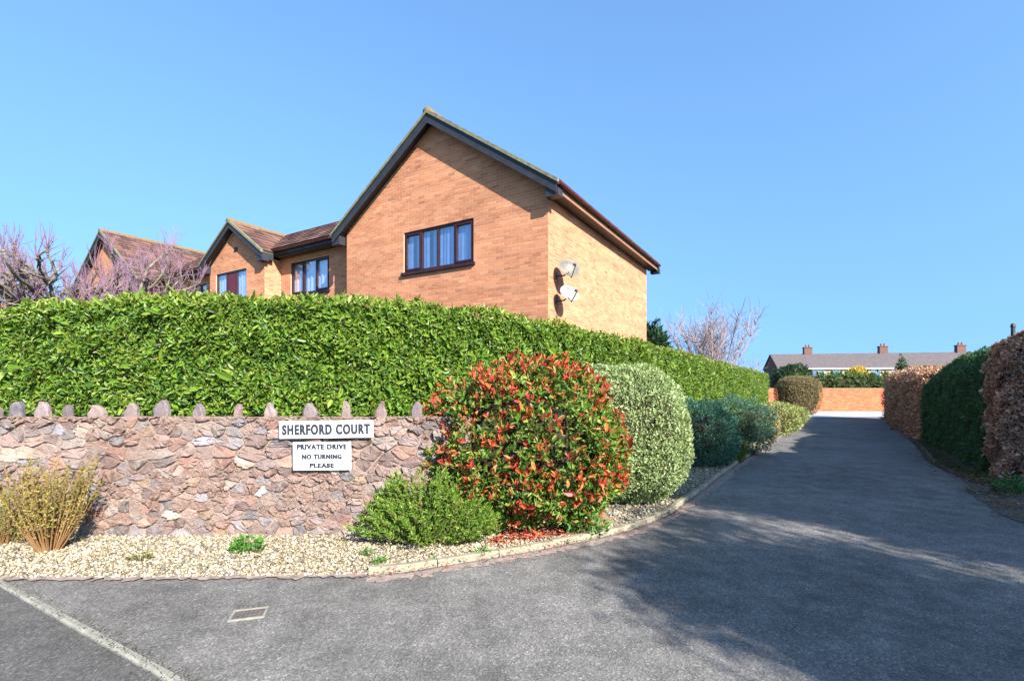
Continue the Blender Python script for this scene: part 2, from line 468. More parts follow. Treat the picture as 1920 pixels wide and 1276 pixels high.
# kerbs: rows of concrete edging stones
def kerb_row(name, line, seg, w, h, z0, mat, side=1, jit=0.006):
    root = bpy.data.objects.new(name, None); COL.objects.link(root); tag(root, kind='structure')
    line = np.asarray(line)
    s = np.concatenate([[0], np.cumsum(np.linalg.norm(np.diff(line, axis=0), axis=1))])
    n = int(s[-1] / seg)
    at = lambda q: np.array([np.interp(q, s, line[:, 0]), np.interp(q, s, line[:, 1])])
    for i in range(n):
        mb = MB(); q0, q1 = i * seg + 0.004, (i + 1) * seg - 0.004
        k = 4
        rows = []
        dz = rng.normal(0, jit); do = rng.normal(0, jit)
        for q in np.linspace(q0, q1, k):
            p = at(q); t = at(q + 0.02) - at(q - 0.02); t /= np.linalg.norm(t); nn = np.array([-t[1], t[0]]) * side
            a = p + nn * do; b = p + nn * (w + do)
            c1 = a + nn * 0.012; c2 = b - nn * 0.012
            rows += [(*a, z0), (*a, h + dz - 0.012), (*c1, h + dz), (*c2, h + dz), (*b, h + dz - 0.012), (*b, z0)]
        fs = [tuple(range(5, -1, -1)), tuple(range(6 * (k - 1), 6 * k))]
        for j in range(k - 1):
            for e in range(5):
                fs.append((j * 6 + e, j * 6 + e + 1, (j + 1) * 6 + e + 1, (j + 1) * 6 + e))
        o = mb.add(rows, fs).build('kerb_stone', mat, root)
    return root
kerb_row('kerb', lk, 0.60, 0.075, 0.058, -0.05, M['kerb'])
kerb_row('kerb', right_kerb[right_kerb[:, 1] > 5.0], 0.75, 0.07, 0.028, -0.05, M['old_kerb'], side=-1, jit=0.012)
kerb_row('edging', np.array([far0, e0 + ed * 3.6]) , 0.91, 0.056, 0.022, -0.05, M['concrete'], jit=0.003)

# pebbles of the bed
def inside(poly, X, Y):
    poly = np.asarray(poly); r = np.zeros(len(X), dtype=bool); j = len(poly) - 1
    for i in range(len(poly)):
        xi, yi = poly[i]; xj, yj = poly[j]
        c = ((yi > Y) != (yj > Y)) & (X < (xj - xi) * (Y - yi) / (yj - yi + 1e-12) + xi)
        r ^= c; j = i
    return r
def pebbles(name, poly, box, n, size, pal, label=None):
    X = rng.uniform(box[0], box[1], n); Y = rng.uniform(box[2], box[3], n)
    k = inside(poly, X, Y); X, Y = X[k], Y[k]; n = len(X)
    O = np.array([[1,0,0],[0,1,0],[-1,0,0],[0,-1,0],[0,0,1],[0,0,-1]], dtype=float)
    s = size * np.exp(rng.normal(0, .33, n)); a = rng.uniform(0, 6.28, n)
    V = O[None] * (rng.uniform(.65, 1.2, (n, 6, 1))) * s[:, None, None] * np.array([1, .75, .55])
    V = np.einsum('nij,nkj->nki', np.stack([np.stack([np.cos(a), -np.sin(a), a * 0], 1), np.stack([np.sin(a), np.cos(a), a * 0], 1), np.stack([a * 0, a * 0, a * 0 + 1], 1)], 1), V)
    V += np.stack([X, Y, 0.012 + s * rng.uniform(.15, .6, n)], 1)[:, None]
    F = np.array([[0,1,4],[1,2,4],[2,3,4],[3,0,4],[1,0,5],[2,1,5],[3,2,5],[0,3,5]])
    F = (np.arange(n)[:, None, None] * 6 + F[None]).reshape(-1, 3)
    o = link(name, npmesh(name, V.reshape(-1, 3), F, M['pebble'], np.repeat(pick(pal, n, jit=.16), 6, 0), True))
    tag(o, label, 'gravel', kind='stuff'); return o
cream = [tuple(x * y for x, y in zip(c, (.68, .71, .86))) for c in [lin(196, 178, 136), lin(178, 158, 114), lin(204, 190, 156), lin(158, 138, 98), lin(140, 126, 102), lin(112, 98, 78), lin(186, 164, 130)]]
pebbles('gravel', bed_poly, (-6.2, 1.2, 3.9, 5.6), 42000, 0.0135, cream, 'pale cream gravel spread along the foot of the stone wall')
pebbles('gravel', bed_poly, (1.2, 6.0, 5.2, 12.5), 22000, 0.018, [lin(130, 126, 120), lin(150, 143, 130), lin(104, 101, 98), lin(168, 158, 138)], 'grey gravel beside the drive kerb under the blue green shrubs')

# ------------------------------------------------------------------ rubble wall
def clip(poly, a, b, c):            # keep a*x + b*y <= c
    out = []
    for i in range(len(poly)):
        p, q = poly[i], poly[(i + 1) % len(poly)]
        dp, dq = a * p[0] + b * p[1] - c, a * q[0] + b * q[1] - c
        if dp <= 0: out.append(p)
        if (dp < 0 < dq) or (dq < 0 < dp):
            t = dp / (dp - dq); out.append((p[0] + (q[0] - p[0]) * t, p[1] + (q[1] - p[1]) * t))
    return out
WX0, WX1, WY, WT = -6.6, -0.45, 5.2, 1.275
rw = thing('stone_wall', 'low rubble stone wall with upright coping stones in front of the long green hedge', 'wall', ((WX0 + WX1) / 2, WY, 0))
RW = Vector(rw.location)
mb = MB(); mb.box(WX0 - RW.x, WX1 - RW.x, 0.0, 0.36, -0.1, WT - .012)
core = mb.build('mortar', M['wall_mortar'], rw)
bmx = bmesh.new(); bmx.from_mesh(core.data); bmesh.ops.subdivide_edges(bmx, edges=bmx.edges[:], cuts=1)
bmesh.ops.subdivide_edges(bmx, edges=[e for e in bmx.edges if abs(e.verts[0].co.x - e.verts[1].co.x) > .2], cuts=40)
for v in bmx.verts:
    if v.co.z > WT - .03: v.co.z += random.uniform(-.02, .02)
bmx.to_mesh(core.data); bmx.free()
STONE = [lin(176, 138, 122), lin(196, 158, 138), lin(150, 128, 124), lin(160, 158, 164), lin(134, 128, 134), lin(120, 92, 86), lin(190, 150, 108),
         lin(208, 184, 158), lin(176, 116, 92), lin(142, 110, 100), lin(168, 150, 138), lin(186, 188, 196), lin(114, 104, 104), lin(198, 140, 112)]
STONE = [tuple(.82 * a + .18 * b for a, b in zip(c, lin(166, 146, 134))) for c in STONE]
SW = [3, 3, 3, 1.5, 2, 2, 1.6, 1.2, 1.2, 3, 2.6, .3, 1.6, 1.2]
def stone_color():
    c = pick(STONE, 1, SW, .17)[0] * .66; g = c.mean(); c = c * .80 + g * .20 * np.array([1.02, .98, 1.02]); return (c[0], c[1], c[2], 1)
seeds = []
z = 0.04
while z < WT:
    rh = random.choice([.055, .07, .08, .095, .125])
    x = WX0 + random.uniform(0, .15)
    while x < WX1:
        w = rh * random.uniform(1.0, 2.8)
        seeds.append((x + w / 2 + random.uniform(-.03, .03), z + rh / 2 + random.uniform(-.045, .045)))
        x += w
    z += rh
S = np.array(seeds); AN = 1.5
def stone_mesh(poly, dep):
    n = len(poly); c = np.mean(poly, axis=0)
    P = np.array(poly)
    d = np.linalg.norm(P - c, axis=1)[:, None]
    outer = c + (P - c) * (1 - 0.0045 / d)
    # soften the corners
    outer = np.concatenate([[outer[i] * .84 + outer[(i + 1) % n] * .16, outer[i] * .5 + outer[(i + 1) % n] * .5, outer[i] * .16 + outer[(i + 1) % n] * .84] for i in range(n)])
    m = len(outer); outer = outer + rng.normal(0, .0035, (m, 2))
    inner = c + (outer - c) * rng.uniform(.74, .95, (m, 1)) + rng.normal(0, .004, (m, 2))
    dj = rng.normal(0, .0035 + dep * .16, m)
    tilt = rng.normal(0, .10, 2)
    vs = [(p[0] - c[0], 0.012, p[1] - c[1]) for p in outer]
    vs += [(p[0] - c[0], -dep * .62, p[1] - c[1]) for p in outer * .93 + c * .07]
    vs += [(p[0] - c[0], -dep + j + float((p - c) @ tilt), p[1] - c[1]) for p, j in zip(inner, dj)]
    vs.append((0, -dep * 1.08, 0))
    fs = []
    for r in (0, 1):
        fs += [(r * m + i, r * m + (i + 1) % m, (r + 1) * m + (i + 1) % m, (r + 1) * m + i) for i in range(m)]
    fs += [(2 * m + i, 2 * m + (i + 1) % m, 3 * m) for i in range(m)]
    return MB().add(vs, fs), c
cells = []
for i, s in enumerate(S):
    poly = [(s[0] - .3, s[1] - .25), (s[0] + .3, s[1] - .25), (s[0] + .3, s[1] + .25), (s[0] - .3, s[1] + .25)]
    dd = (S[:, 0] - s[0]) ** 2 + ((S[:, 1] - s[1]) * AN) ** 2
    for j in np.argsort(dd)[1:18]:
        q = S[j]
        a, b = 2 * (q[0] - s[0]), 2 * (q[1] - s[1]) * AN * AN
        poly = clip(poly, a, b, q[0] ** 2 - s[0] ** 2 + (q[1] ** 2 - s[1] ** 2) * AN * AN)
        if len(poly) < 3: break
    for a, b, c in ((-1, 0, -WX0), (1, 0, WX1), (0, 1, WT + .012), (0, -1, .03)):
        if len(poly) > 2: poly = clip(poly, a, b, c)
    # drop needless short edges
    q = []
    for p in poly:
        if not q or math.hypot(p[0] - q[-1][0], p[1] - q[-1][1]) > .018: q.append(p)
    if len(q) > 2: cells.append(q)
area = lambda p: abs(sum(p[i][0] * p[(i + 1) % len(p)][1] - p[(i + 1) % len(p)][0] * p[i][1] for i in range(len(p)))) / 2
seen = lambda p: np.mean([a for a, _ in p]) > -5.65 and np.mean([a for a, _ in p]) < -.75
order = sorted(cells, key=lambda p: -area(p) * (1 if seen(p) else .01))
rest = MB()
for k, p in enumerate(order):
    mbs, c = stone_mesh(p, random.choice([.008, .012, .018, .024, .03, .04]))
    if k < 290:
        o = mbs.build('stone', M['stone'], rw, False, (c[0] - RW.x, 0, c[1]))
        o.color = stone_color()
    else:
        rest.add([(x + c[0] - RW.x, y, zz + c[1]) for x, y, zz in mbs.v], mbs.f)
o = rest.build('small_stones', M['stone'], rw, False); o.color = (*lin(132, 106, 94), 1); o['kind'] = 'stuff'
# cock-and-hen coping
for px, hgt, wid, pk in ((-85, 26, 34, .4), (-40, 30, 38, .6), (2, 22, 30, .3), (40, 33, 38, .5), (90, 27, 34, .7), (135, 26, 26, .4), (190, 27, 40, .3), (254, 31, 36, .4), (311, 38, 38, .5), (379, 27, 38, .6),
                         (451, 25, 24, .6), (511, 26, 32, .6), (585, 26, 30, .4), (651, 32, 30, .6), (718, 31, 30, .5), (785, 30, 30, .6)):
    cx = (px - 960) / 911 * 5.3; w = wid * .70 * random.uniform(.72, 1.12) / 911 * 5.3 / 2; h = hgt * random.uniform(.72, .95) / 911 * 5.3 + .012
    jj = lambda s=.018: random.uniform(-s, s); pk = min(.85, max(.15, pk + random.uniform(-.3, .3)))
    prof = [(-w, -.05), (-w * 1.02 + jj(), h * .35), (-w * .72 + jj(.02), h * .70), (w * (2 * pk - 1) * .5 - w * .2, h + jj(.006)), (w * (2 * pk - 1) * .5 + w * .2, h * .97 + jj(.006)),
            (w * .72 + jj(.02), h * .66), (w * 1.0 + jj(), h * .33), (w, -.05)]
    mb = MB(); n = len(prof); rings = []
    for y, sc in ((.0, .74), (.018, 1.0), (.055, .98), (.08, .7)):
        rings += [(a * sc + jj(.006), y + jj(.006), (b + .05) * (sc * .12 + .88) - .05 + jj(.006)) for a, b in prof]
    fs = [tuple(range(n)), tuple(range(4 * n - 1, 3 * n - 1, -1))]
    for r in range(3): fs += [(r * n + i, (r + 1) * n + i, (r + 1) * n + (i + 1) % n, r * n + (i + 1) % n) for i in range(n)]
    o = mb.add(rings, fs).build('coping_stone', M['stone'], rw, False, (cx - RW.x, .02, WT + .005))
    o.color = (*pick([lin(110, 100, 104), lin(128, 104, 104), lin(98, 94, 102), lin(122, 110, 104), lin(142, 124, 122)], 1, None, .1)[0], 1)

# ------------------------------------------------------------------ the two signs
def text_mesh(s, w, h, weight):
    cu = bpy.data.curves.new('lettering', 'FONT'); cu.body = s; cu.size = 1; cu.offset = weight; cu.extrude = 0.02; cu.bevel_depth = weight * .5; cu.space_character = 1.2
    t = bpy.data.objects.new('lettering', cu); COL.objects.link(t)
    dg = bpy.context.evaluated_depsgraph_get(); dg.update()
    me = bpy.data.meshes.new_from_object(t.evaluated_get(dg))
    bpy.data.objects.remove(t)
    co = np.empty(len(me.vertices) * 3, dtype=np.float32); me.vertices.foreach_get('co', co); co = co.reshape(-1, 3)
    lo, hi = co.min(0), co.max(0)
    q = np.empty_like(co)
    q[:, 0] = ((co[:, 0] - lo[0]) / (hi[0] - lo[0]) - .5) * w
    q[:, 2] = ((co[:, 1] - lo[1]) / (hi[1] - lo[1]) - .5) * h
    q[:, 1] = -(co[:, 2] - lo[2]) / (hi[2] - lo[2]) * 0.003
    # heavier strokes: the same letters laid three times, each a hair's breadth beside and behind the last
    me.vertices.foreach_set('co', q.ravel()); me.update()
    bm = bmesh.new()
    for dx, dy in ((0, 0), (-.0021, .0003), (.0021, .0006)):
        m2 = me.copy(); m2.transform(Matrix.Translation((dx, dy, 0))); bm.from_mesh(m2); bpy.data.meshes.remove(m2)
    bm.to_mesh(me); bm.free(); me.materials.clear(); me.materials.append(M['black_paint']); me.update()
    return me
def sign(px0, px1, py0, py1, y, lines, label, tilt):
    k = y / 911
    x0, x1 = (px0 - 960) * k, (px1 - 960) * k
    z0, z1 = EYE - (py1 - 725) * k, EYE - (py0 - 725) * k
    cx, cz = (x0 + x1) / 2, (z0 + z1) / 2; w, h = x1 - x0, z1 - z0
    t = thing('sign', label, 'sign', (cx, y, cz)); t.rotation_euler = (0, tilt, 0)
    b = MB().box(-w/2, w/2, 0, .012, -h/2, h/2).build('board', M['white_metal'], t)
    bm = bmesh.new(); bm.from_mesh(b.data); bmesh.ops.bevel(bm, geom=bm.edges[:], offset=.003, segments=2, affect='EDGES'); bm.to_mesh(b.data); bm.free()
    for s, (fx, fz, fw, fh), wt in lines:
        link('lettering', text_mesh(s, fw * w, fh * h, wt), t, (fx * w, -0.0008, fz * h))
    for sx in (-1, 1): MB().tube([(sx * w * .475, -.003, 0), (sx * w * .475, .012, 0)], .005, 8).build('screw', M['dark_metal'], t)
    for sx in (-.4, .4): MB().box(sx * w - .015, sx * w + .015, .0125, .10, -h * .4, h * .4).build('batten', M['dark_metal'], t)
    return t
sign(523, 700, 788, 821, 5.12, [('SHERFORD COURT', (0, 0, .93, .60), .034)], 'wide upper white sign with one row of black capitals on stone wall', R(-.8))
sign(549, 658, 828, 881, 5.125, [('PRIVATE DRIVE', (0, .33, .86, .19), .036), ('NO TURNING', (.0, -.02, .68, .18), .036), ('PLEASE', (0, -.33, .42, .17), .036)],
     'smaller lower white sign with three rows of black lettering on stone wall', R(-.5))

# ------------------------------------------------------------------ apartment building
A_H = math.atan2(-.517, .856)
bld = thing('apartment_building', 'orange brick building with gabled wings and dark bargeboards behind the long green hedge', 'building', (0.82, 11.0, 0), A_H)
BR = [lin(190, 126, 86), lin(184, 118, 80), lin(192, 130, 92), lin(180, 114, 78), lin(188, 126, 92), lin(172, 108, 76), lin(196, 136, 98), lin(158, 98, 72)]
BR = [tuple(.86 * a + .14 * b for a, b in zip(c, lin(160, 132, 120))) for c in BR]
BW = [4, 4, 3, 3, 3, .9, 1.2, .25]
TL = [lin(86, 60, 54), lin(98, 70, 60), lin(74, 54, 51), lin(108, 80, 68)]
ZB = -0.1
def gable_top(xc, hw, ze, k):           # height of the wall top under a gable
    return lambda x: ze + k * (hw - abs(x - xc))
def wall_front(x0, x1, y, top, opens, thick=.22, apex=None, zfrom=2.0):
    """a wall facing -y with openings; returns wall with its bricks"""
    mb = MB(); cuts = sorted({x0, x1, *[a for o in opens for a in o[:2]]})
    for a, b in zip(cuts, cuts[1:]):
        op = [o for o in opens if o[0] <= a + 1e-6 and o[1] >= b - 1e-6]
        tp = [(a, top(a))] + ([(apex, top(apex))] if apex is not None and a < apex < b else []) + [(b, top(b))]
        if op:
            o = op[0]
            mb.prism([(a, ZB), (b, ZB), (b, o[2]), (a, o[2])], y, y + thick)
            mb.prism([(a, o[3]), (b, o[3])] + tp[::-1], y, y + thick)
        else:
            mb.prism([(a, ZB), (b, ZB)] + tp[::-1], y, y + thick)
    w = mb.build('wall', M['mortar'], bld)
    bricks(w, 'x', x0, x1, y, -1, top, opens, zfrom)
    return w
def bricks(w, ax, a0, a1, off, sgn, top, opens, zfrom):
    V = []; F = []; C = []; nb = 0
    bl, bh, j = .215, .065, .010
    row = 0; z = zfrom
    T0 = np.array([[0,0,0],[1,0,0],[1,0,1],[0,0,1],[0,1,0],[1,1,0],[1,1,1],[0,1,1]], dtype=float)
    FB = np.array([[0,1,2,3],[0,4,5,1],[1,5,6,2],[2,6,7,3],[3,7,4,0]])
    while True:
        z1 = z + bh
        if z > max(top(a0), top(a1), top((a0 + a1) / 2)): break
        x = a0 - (bl + j) / 2 * (row % 2)
        while x < a1 - .02:
            xa, xb = max(x, a0), min(x + bl, a1)
            x += bl + j
            segs = [(xa, xb)]
            for o in opens:
                if z < o[3] and z1 > o[2]:
                    ns = []
                    for p, q in segs:
                        if q <= o[0] or p >= o[1]: ns.append((p, q))
                        else:
                            if p < o[0]: ns.append((p, o[0]))
                            if q > o[1]: ns.append((o[1], q))
                    segs = ns
            for p, q in segs:
                if q - p < .03 or min(top(p), top(q)) < z1: continue
                d = .003 + random.uniform(-.001, .0015)
                b = np.empty((8, 3)); u = p + (q - p) * T0[:, 0]
                e = off + sgn * d - sgn * d * T0[:, 1] * 1.2
                if ax == 'x': b[:, 0] = u; b[:, 1] = e
                else: b[:, 1] = u; b[:, 0] = e
                b[:, 2] = z + bh * T0[:, 2]
                V.append(b); F.append(FB + 8 * nb); nb += 1
        z += bh + j; row += 1
    n = nb
    nz = SNoise(.55, seed=5); nst = SNoise(.9, seed=6)
    P = np.array([v.mean(0) for v in V])
    c = .90 * pick(BR, n, BW, .04) * np.exp(.06 * nz(P) + .07 * nst(P * np.array([.35, .35, 3.0])))[:, None]
    me = npmesh('brickwork', np.concatenate(V), np.concatenate(F), M['brick'], np.repeat(c, 8, 0))
    o = link('brickwork', me, w); o['kind'] = 'stuff'
    return o
def wall_side(x, y0, y1, ztop, out, zfrom=2.0, brick=True, ext=0.0):
    t = .22
    mb = MB(); a, b = (x - t, x) if out > 0 else (x, x + t)
    mb.box(a, b, y0, y1, ZB, ztop)
    w = mb.build('wall', M['mortar'], bld)
    if brick: bricks(w, 'y', y0 - ext, y1, x, out, lambda q: ztop, [], zfrom)
    return w
def slope(p0, p1, p2, p3, th=.05, tiles=True, cw=.30, ch=.29):
    """roof plane: eave p0-p1, ridge p3-p2"""
    p0, p1, p2, p3 = map(Vector, (p0, p1, p2, p3))
    n = (p1 - p0).cross(p3 - p0).normalized()
    if n.z < 0: n = -n
    up = (p3 - p0); al = (p1 - p0)
    mb = MB(); lo = -n * th
    mb.add([p0 + lo, p1 + lo, p2 + lo, p3 + lo, p0, p1, p2, p3], [(3,2,1,0),(4,5,6,7),(0,1,5,4),(1,2,6,5),(2,3,7,6),(3,0,4,7)])
    r = mb.build('roof', M['verge'], bld)
    if tiles:
        tb = MB(); nr = max(1, round(up.length / ch)); nc = max(1, round(al.length / cw))
        u = up.normalized(); a = al.normalized(); L = up.length / nr; Wd = al.length / nc
        for i in range(nr):
            for k in range(nc):
                c = p0 + u * (L * (i + .5) + .02) + a * (Wd * (k + .5)) + n * (.030 + random.uniform(-.003, .003))
                tilt = n * .014
                col = pick(TL, 1, None, .12)[0]
                uu = u * (L * .5 + .03) + -tilt
                tb.obox(c, a * (Wd * .5 - .004), uu, n * .011, tuple(col))
        q = tb.build('roof_tile', M['tile'], r); q['kind'] = 'stuff'
    return r
def barge(xc, hw, ze, k, y, dep=.20, tip=.0):
    """two dark boards under the verge of a gable, a soffit behind and the lichened verge edge above"""
    za = ze + k * hw
    for s in (-1, 1):
        mb = MB()
        e = (xc + s * hw, ze - .055); a = (xc, za - .055)
        mb.prism([e, a, (xc, za - .055 - dep * 1.2), (xc + s * (hw - .02), ze - .055 - dep)] if s < 0 else [a, e, (xc + s * (hw - .02), ze - .055 - dep), (xc, za - .055 - dep * 1.2)], y, y + .03)
        mb.build('bargeboard', M['wood_dark'], bld)
        # boxed foot
        f = MB(); f.prism([(xc + s * hw, ze - .075), (xc + s * (hw + .02), ze - .30), (xc + s * (hw - .30), ze - .30), (xc + s * (hw - .30), ze - .06 + k * .2)][::s], y + .031, y + .262)
        f.build('eave_box', M['wood_dark'], bld)
        so = MB(); nx, nz = k / math.hypot(1, k), 1 / math.hypot(1, k)
        d1 = .155
        so.prism([(xc + s * (hw - .31), ze + k * .31 - d1), (xc, za - d1), (xc, za - d1 - .015), (xc + s * (hw - .31), ze + k * .31 - d1 - .015)], y + .032, y + .265)
        so.build('soffit', M['wood_dark'], bld)
        v = MB(); v.prism([(xc + s * (hw + .03), ze - .05), (xc, za - .05), (xc, za + .035), (xc + s * (hw + .03), ze + .035)][::s], y - .035, y + .05)
        v.build('verge', M['verge'], bld)
def ridge(xc, z, y0, y1):
    n = int((y1 - y0) / .45)
    me = None
    for i in range(n):
        if me is None:
            mb = MB(); L = .45; pts = []
            for yy, rr in ((0, .125), (L + .03, .112)):
                for q in np.linspace(-.15 * math.pi, 1.15 * math.pi, 8): pts.append((math.cos(q) * rr, yy, math.sin(q) * rr * .8))
            mb.add(pts, [(k, k + 1, 8 + k + 1, 8 + k) for k in range(7)] + [tuple(range(7, -1, -1))])
            o = mb.build('ridge_tile', M['ridge_lichen'], bld, True, (xc, y0, z)); me = o.data
        else: link('ridge_tile', me, bld, (xc, y0 + i * .45, z))

def window(x0, x1, z0, z1, y, n, solid=(), casement=(), blind=True, sill=True):
    """opening in a wall facing -y: dark frame, n lights"""
    mb = MB(); fw = .055; ya, yb = y + .03, y + .10
    mb.box(x0, x0 + fw, ya, yb, z0, z1); mb.box(x1 - fw, x1, ya, yb, z0, z1)
    mb.box(x0 + fw, x1 - fw, ya, yb, z0, z0 + fw); mb.box(x0 + fw, x1 - fw, ya, yb, z1 - fw, z1)
    w = mb.build('window', M['frame'], bld)
    W = (x1 - x0 - 2 * fw)
    for i in range(1, n):
        c = x0 + fw + W * i / n
        MB().box(c - .025, c + .025, ya - .002, yb, z0 + fw, z1 - fw).build('mullion', M['frame'], w)
    for i in range(n):
        a = x0 + fw + W * i / n + (.025 if i else 0); b = x0 + fw + W * (i + 1) / n - (.025 if i < n - 1 else 0)
        if i in solid:
            MB().box(a, b, ya + .02, yb, z0 + fw, z1 - fw).build('panel', M['panel_red'], w); continue
        if i in casement:
            s = MB(); q = .042; y2 = ya - .018
            s.box(a, a + q, y2, ya + .03, z0 + fw, z1 - fw); s.box(b - q, b, y2, ya + .03, z0 + fw, z1 - fw)
            s.box(a + q, b - q, y2, ya + .03, z0 + fw, z0 + fw + q); s.box(a + q, b - q, y2, ya + .03, z1 - fw - q, z1 - fw)
            s.build('sash', M['frame'], w); a += q; b -= q; zq = q
        else: zq = 0
        MB().box(a, b, ya + .032, ya + .040, z0 + fw + zq, z1 - fw - zq).build('pane', M['glass'], w)
    if blind == 'slats':
        k = int((x1 - x0) / .115)
        for i in range(k):
            c = x0 + .07 + i * .115
            if random.random() < .06: continue
            a = R(random.uniform(-12, 8))
            MB().obox((c, y + .135, (z0 + z1) / 2), (.048 * math.cos(a), .048 * math.sin(a), 0), (-.001 * math.sin(a), .001 * math.cos(a), 0), (0, 0, (z1 - z0) / 2 - .02)).build('blind_slat', M['blind'], w)
    elif blind == 'net':
        cv = MB(); k = 60; xs = np.linspace(x0 + .03, x1 - .03, k)
        vs = [(xx, y + .135 + .018 * math.sin(i * 1.1) + .008 * math.sin(i * .37), zz) for zz in (z0 + .03, z1 - .03) for i, xx in enumerate(xs)]
        cv.add(vs, [(i, i + 1, k + i + 1, k + i) for i in range(k - 1)]); cv.build('net_curtain', M['net'], w, True)
    if sill: MB().box(x0 - .05, x1 + .05, y - .07, y + .06, z0 - .075, z0 - .001).build('sill', M['frame'], w)
    return w

def gutter(pts, name='gutter'):
    mb = MB(); p0, p1 = Vector(pts[0]), Vector(pts[1])
    d = (p1 - p0).normalized(); s = Vector((d.y, -d.x, 0))
    pr = [(.058 * math.cos(q), .058 * math.sin(q)) for q in np.linspace(math.pi, 2 * math.pi, 8)] + [(.052 * math.cos(q), .052 * math.sin(q)) for q in np.linspace(2 * math.pi, math.pi, 8)]
    vs = [p + s * a + Vector((0, 0, b)) for p in (p0, p1) for a, b in pr]
    n = 16
    mb.add(vs, [(i, (i + 1) % n, n + (i + 1) % n, n + i) for i in range(n)])
    mb.add([v for v in vs[:8]], [tuple(range(8))]); mb.add([v for v in vs[n:n + 8]], [tuple(range(7, -1, -1))])
    return mb.build(name, M['brown_plastic'], bld)

Z = lambda r: EYE + r
# main gable block
XC, HW, ZE, K = -3.35, 3.70, Z(4.50), .70
gt = gable_top(XC, HW, ZE - .10, K)
wall_front(-6.7, 0, 0, gt, [(-4.415, -2.07, Z(3.10), Z(4.20))], apex=XC, zfrom=2.2)
WZ = Z(4.36)
wall_side(0, .224, 7.93, WZ, 1, 2.2, ext=.22)
wall_side(-6.7, .22, 7.93, WZ, -1, 5.0)
MB().prism([(-6.48, ZB), (-.22, ZB), (-.22, WZ), (XC, gt(XC) - .05), (-6.48, WZ)], 7.70, 7.92).build('wall', M['mortar'], bld)
for s in (-1, 1):
    xe = XC + s * HW
    slope((xe, -.23, ZE), (xe, 8.23, ZE), (XC, 8.23, ZE + K * HW), (XC, -.23, ZE + K * HW))
barge(XC, HW, ZE, K, -.27)
barge(XC, HW, ZE, K, 8.215)
ridge(XC, ZE + K * HW + .0, -.30, 8.3)
# right eave: fascia, soffit, gutter
MB().box(.30, .325, -.03, 8.21, ZE - .21, ZE - .03).build('fascia', M['soffit'], bld)
MB().box(.004, .299, -.03, 8.21, ZE - .21, ZE - .195).build('soffit', M['wood_dark'], bld)
gutter([(.395, -.27, ZE - .035), (.395, 8.26, ZE - .035)])
MB().box(-7.025, -7.0, -.03, 8.21, ZE - .21, ZE - .03).build('fascia', M['wood_dark'], bld)
gutter([(-7.095, -.32, ZE - .035), (-7.095, .15, ZE - .035)])
window(-4.415, -2.07, Z(3.10), Z(4.20), 0, 4, casement=(0, 3), blind='slats')
# wing between the gables
WY0, WZE = .6, Z(4.70)
SOF = Z(4.47)
wf = lambda x: SOF + .06
gx = -12.57; gh = 1.97
wall_front(-18.6, -6.93, WY0, wf, [(-10.27, -8.26, Z(3.16), Z(4.28)), (-17.2, -15.75, Z(3.1), Z(4.2))], zfrom=2.6)
wall_side(-6.95, 3.7, 3.9, wf(0), -1, brick=False)
MB().box(-19.0, -6.95, 3.7, 3.92, ZB, wf(0)).build('wall', M['mortar'], bld)
RZ = Z(6.03); RY = .2 + (6.03 - 4.70) / .70
slope((-19.0, .2, WZE), (-6.72, .2, WZE), (-6.72, RY, RZ), (-19.0, RY, RZ))
slope((-19.0, 2 * RY - .2, WZE), (-6.72, 2 * RY - .2, WZE), (-6.72, RY, RZ), (-19.0, RY, RZ), tiles=False)
for a, b in ((-10.62, -6.93), (-18.95, -14.53)):
    MB().box(a, b, .215, .24, WZE - .20, WZE - .04).build('fascia', M['wood_dark'], bld)
    MB().box(a, b, .245, WY0 - .01, SOF, SOF + .015).build('soffit', M['wood_dark'], bld)
    gutter([(a, .15, WZE - .04), (b, .15, WZE - .04)])
window(-10.27, -8.26, Z(3.16), Z(4.28), WY0, 3, casement=(0, 2), blind='net')
window(-17.2, -15.75, Z(3.1), Z(4.2), WY0, 3, blind='net')
# downpipe beside the main gable
dp = MB(); dp.tube([(-7.25, .14, WZE - .10), (-7.25, .16, WZE - .2), (-7.25, WY0 - .05, WZE - .42), (-7.25, WY0 - .05, 0.1)], .034, 10)
dp.build('downpipe', M['brown_plastic'], bld, True)
# small projecting gable
SZE = Z(4.56); SK = .68
gs = gable_top(gx, gh, SZE - .10, SK)
wall_front(gx - 1.75, gx + 1.75, 0, gs, [(-13.9, -11.92, Z(3.0), Z(4.2))], apex=gx, zfrom=2.6)
wall_side(gx + 1.75, .224, WY0 - .005, SZE - .14, 1, 2.6, ext=.22)
wall_side(gx - 1.75, .22, WY0 - .005, SZE - .14, -1, 2.6)
for s in (-1, 1):
    slope((gx + s * gh, -.23, SZE), (gx + s * gh, 2.0, SZE), (gx, 2.0, SZE + SK * gh), (gx, -.23, SZE + SK * gh))
    MB().box(gx + s * (gh - .04) - .012, gx + s * (gh - .04) + .012, -.03, .19, SZE - .24, SZE - .04).build('fascia', M['wood_dark'], bld)
barge(gx, gh, SZE, SK, -.27, .16)
ridge(gx, SZE + SK * gh, -.30, 2.0)
window(-13.9, -11.92, Z(3.0), Z(4.2), 0, 3, solid=(1,), blind='net')
vb = MB(); vb.box(gx - .11, gx + .11, -.012, -.004, Z(4.86), Z(5.02))
for i in range(5): vb.obox((gx, -.018, Z(4.875) + i * .03), (.1, 0, 0), (0, .006, -.005), (0, .002, .006))
vb.build('air_vent', M['dark_metal'], bld)
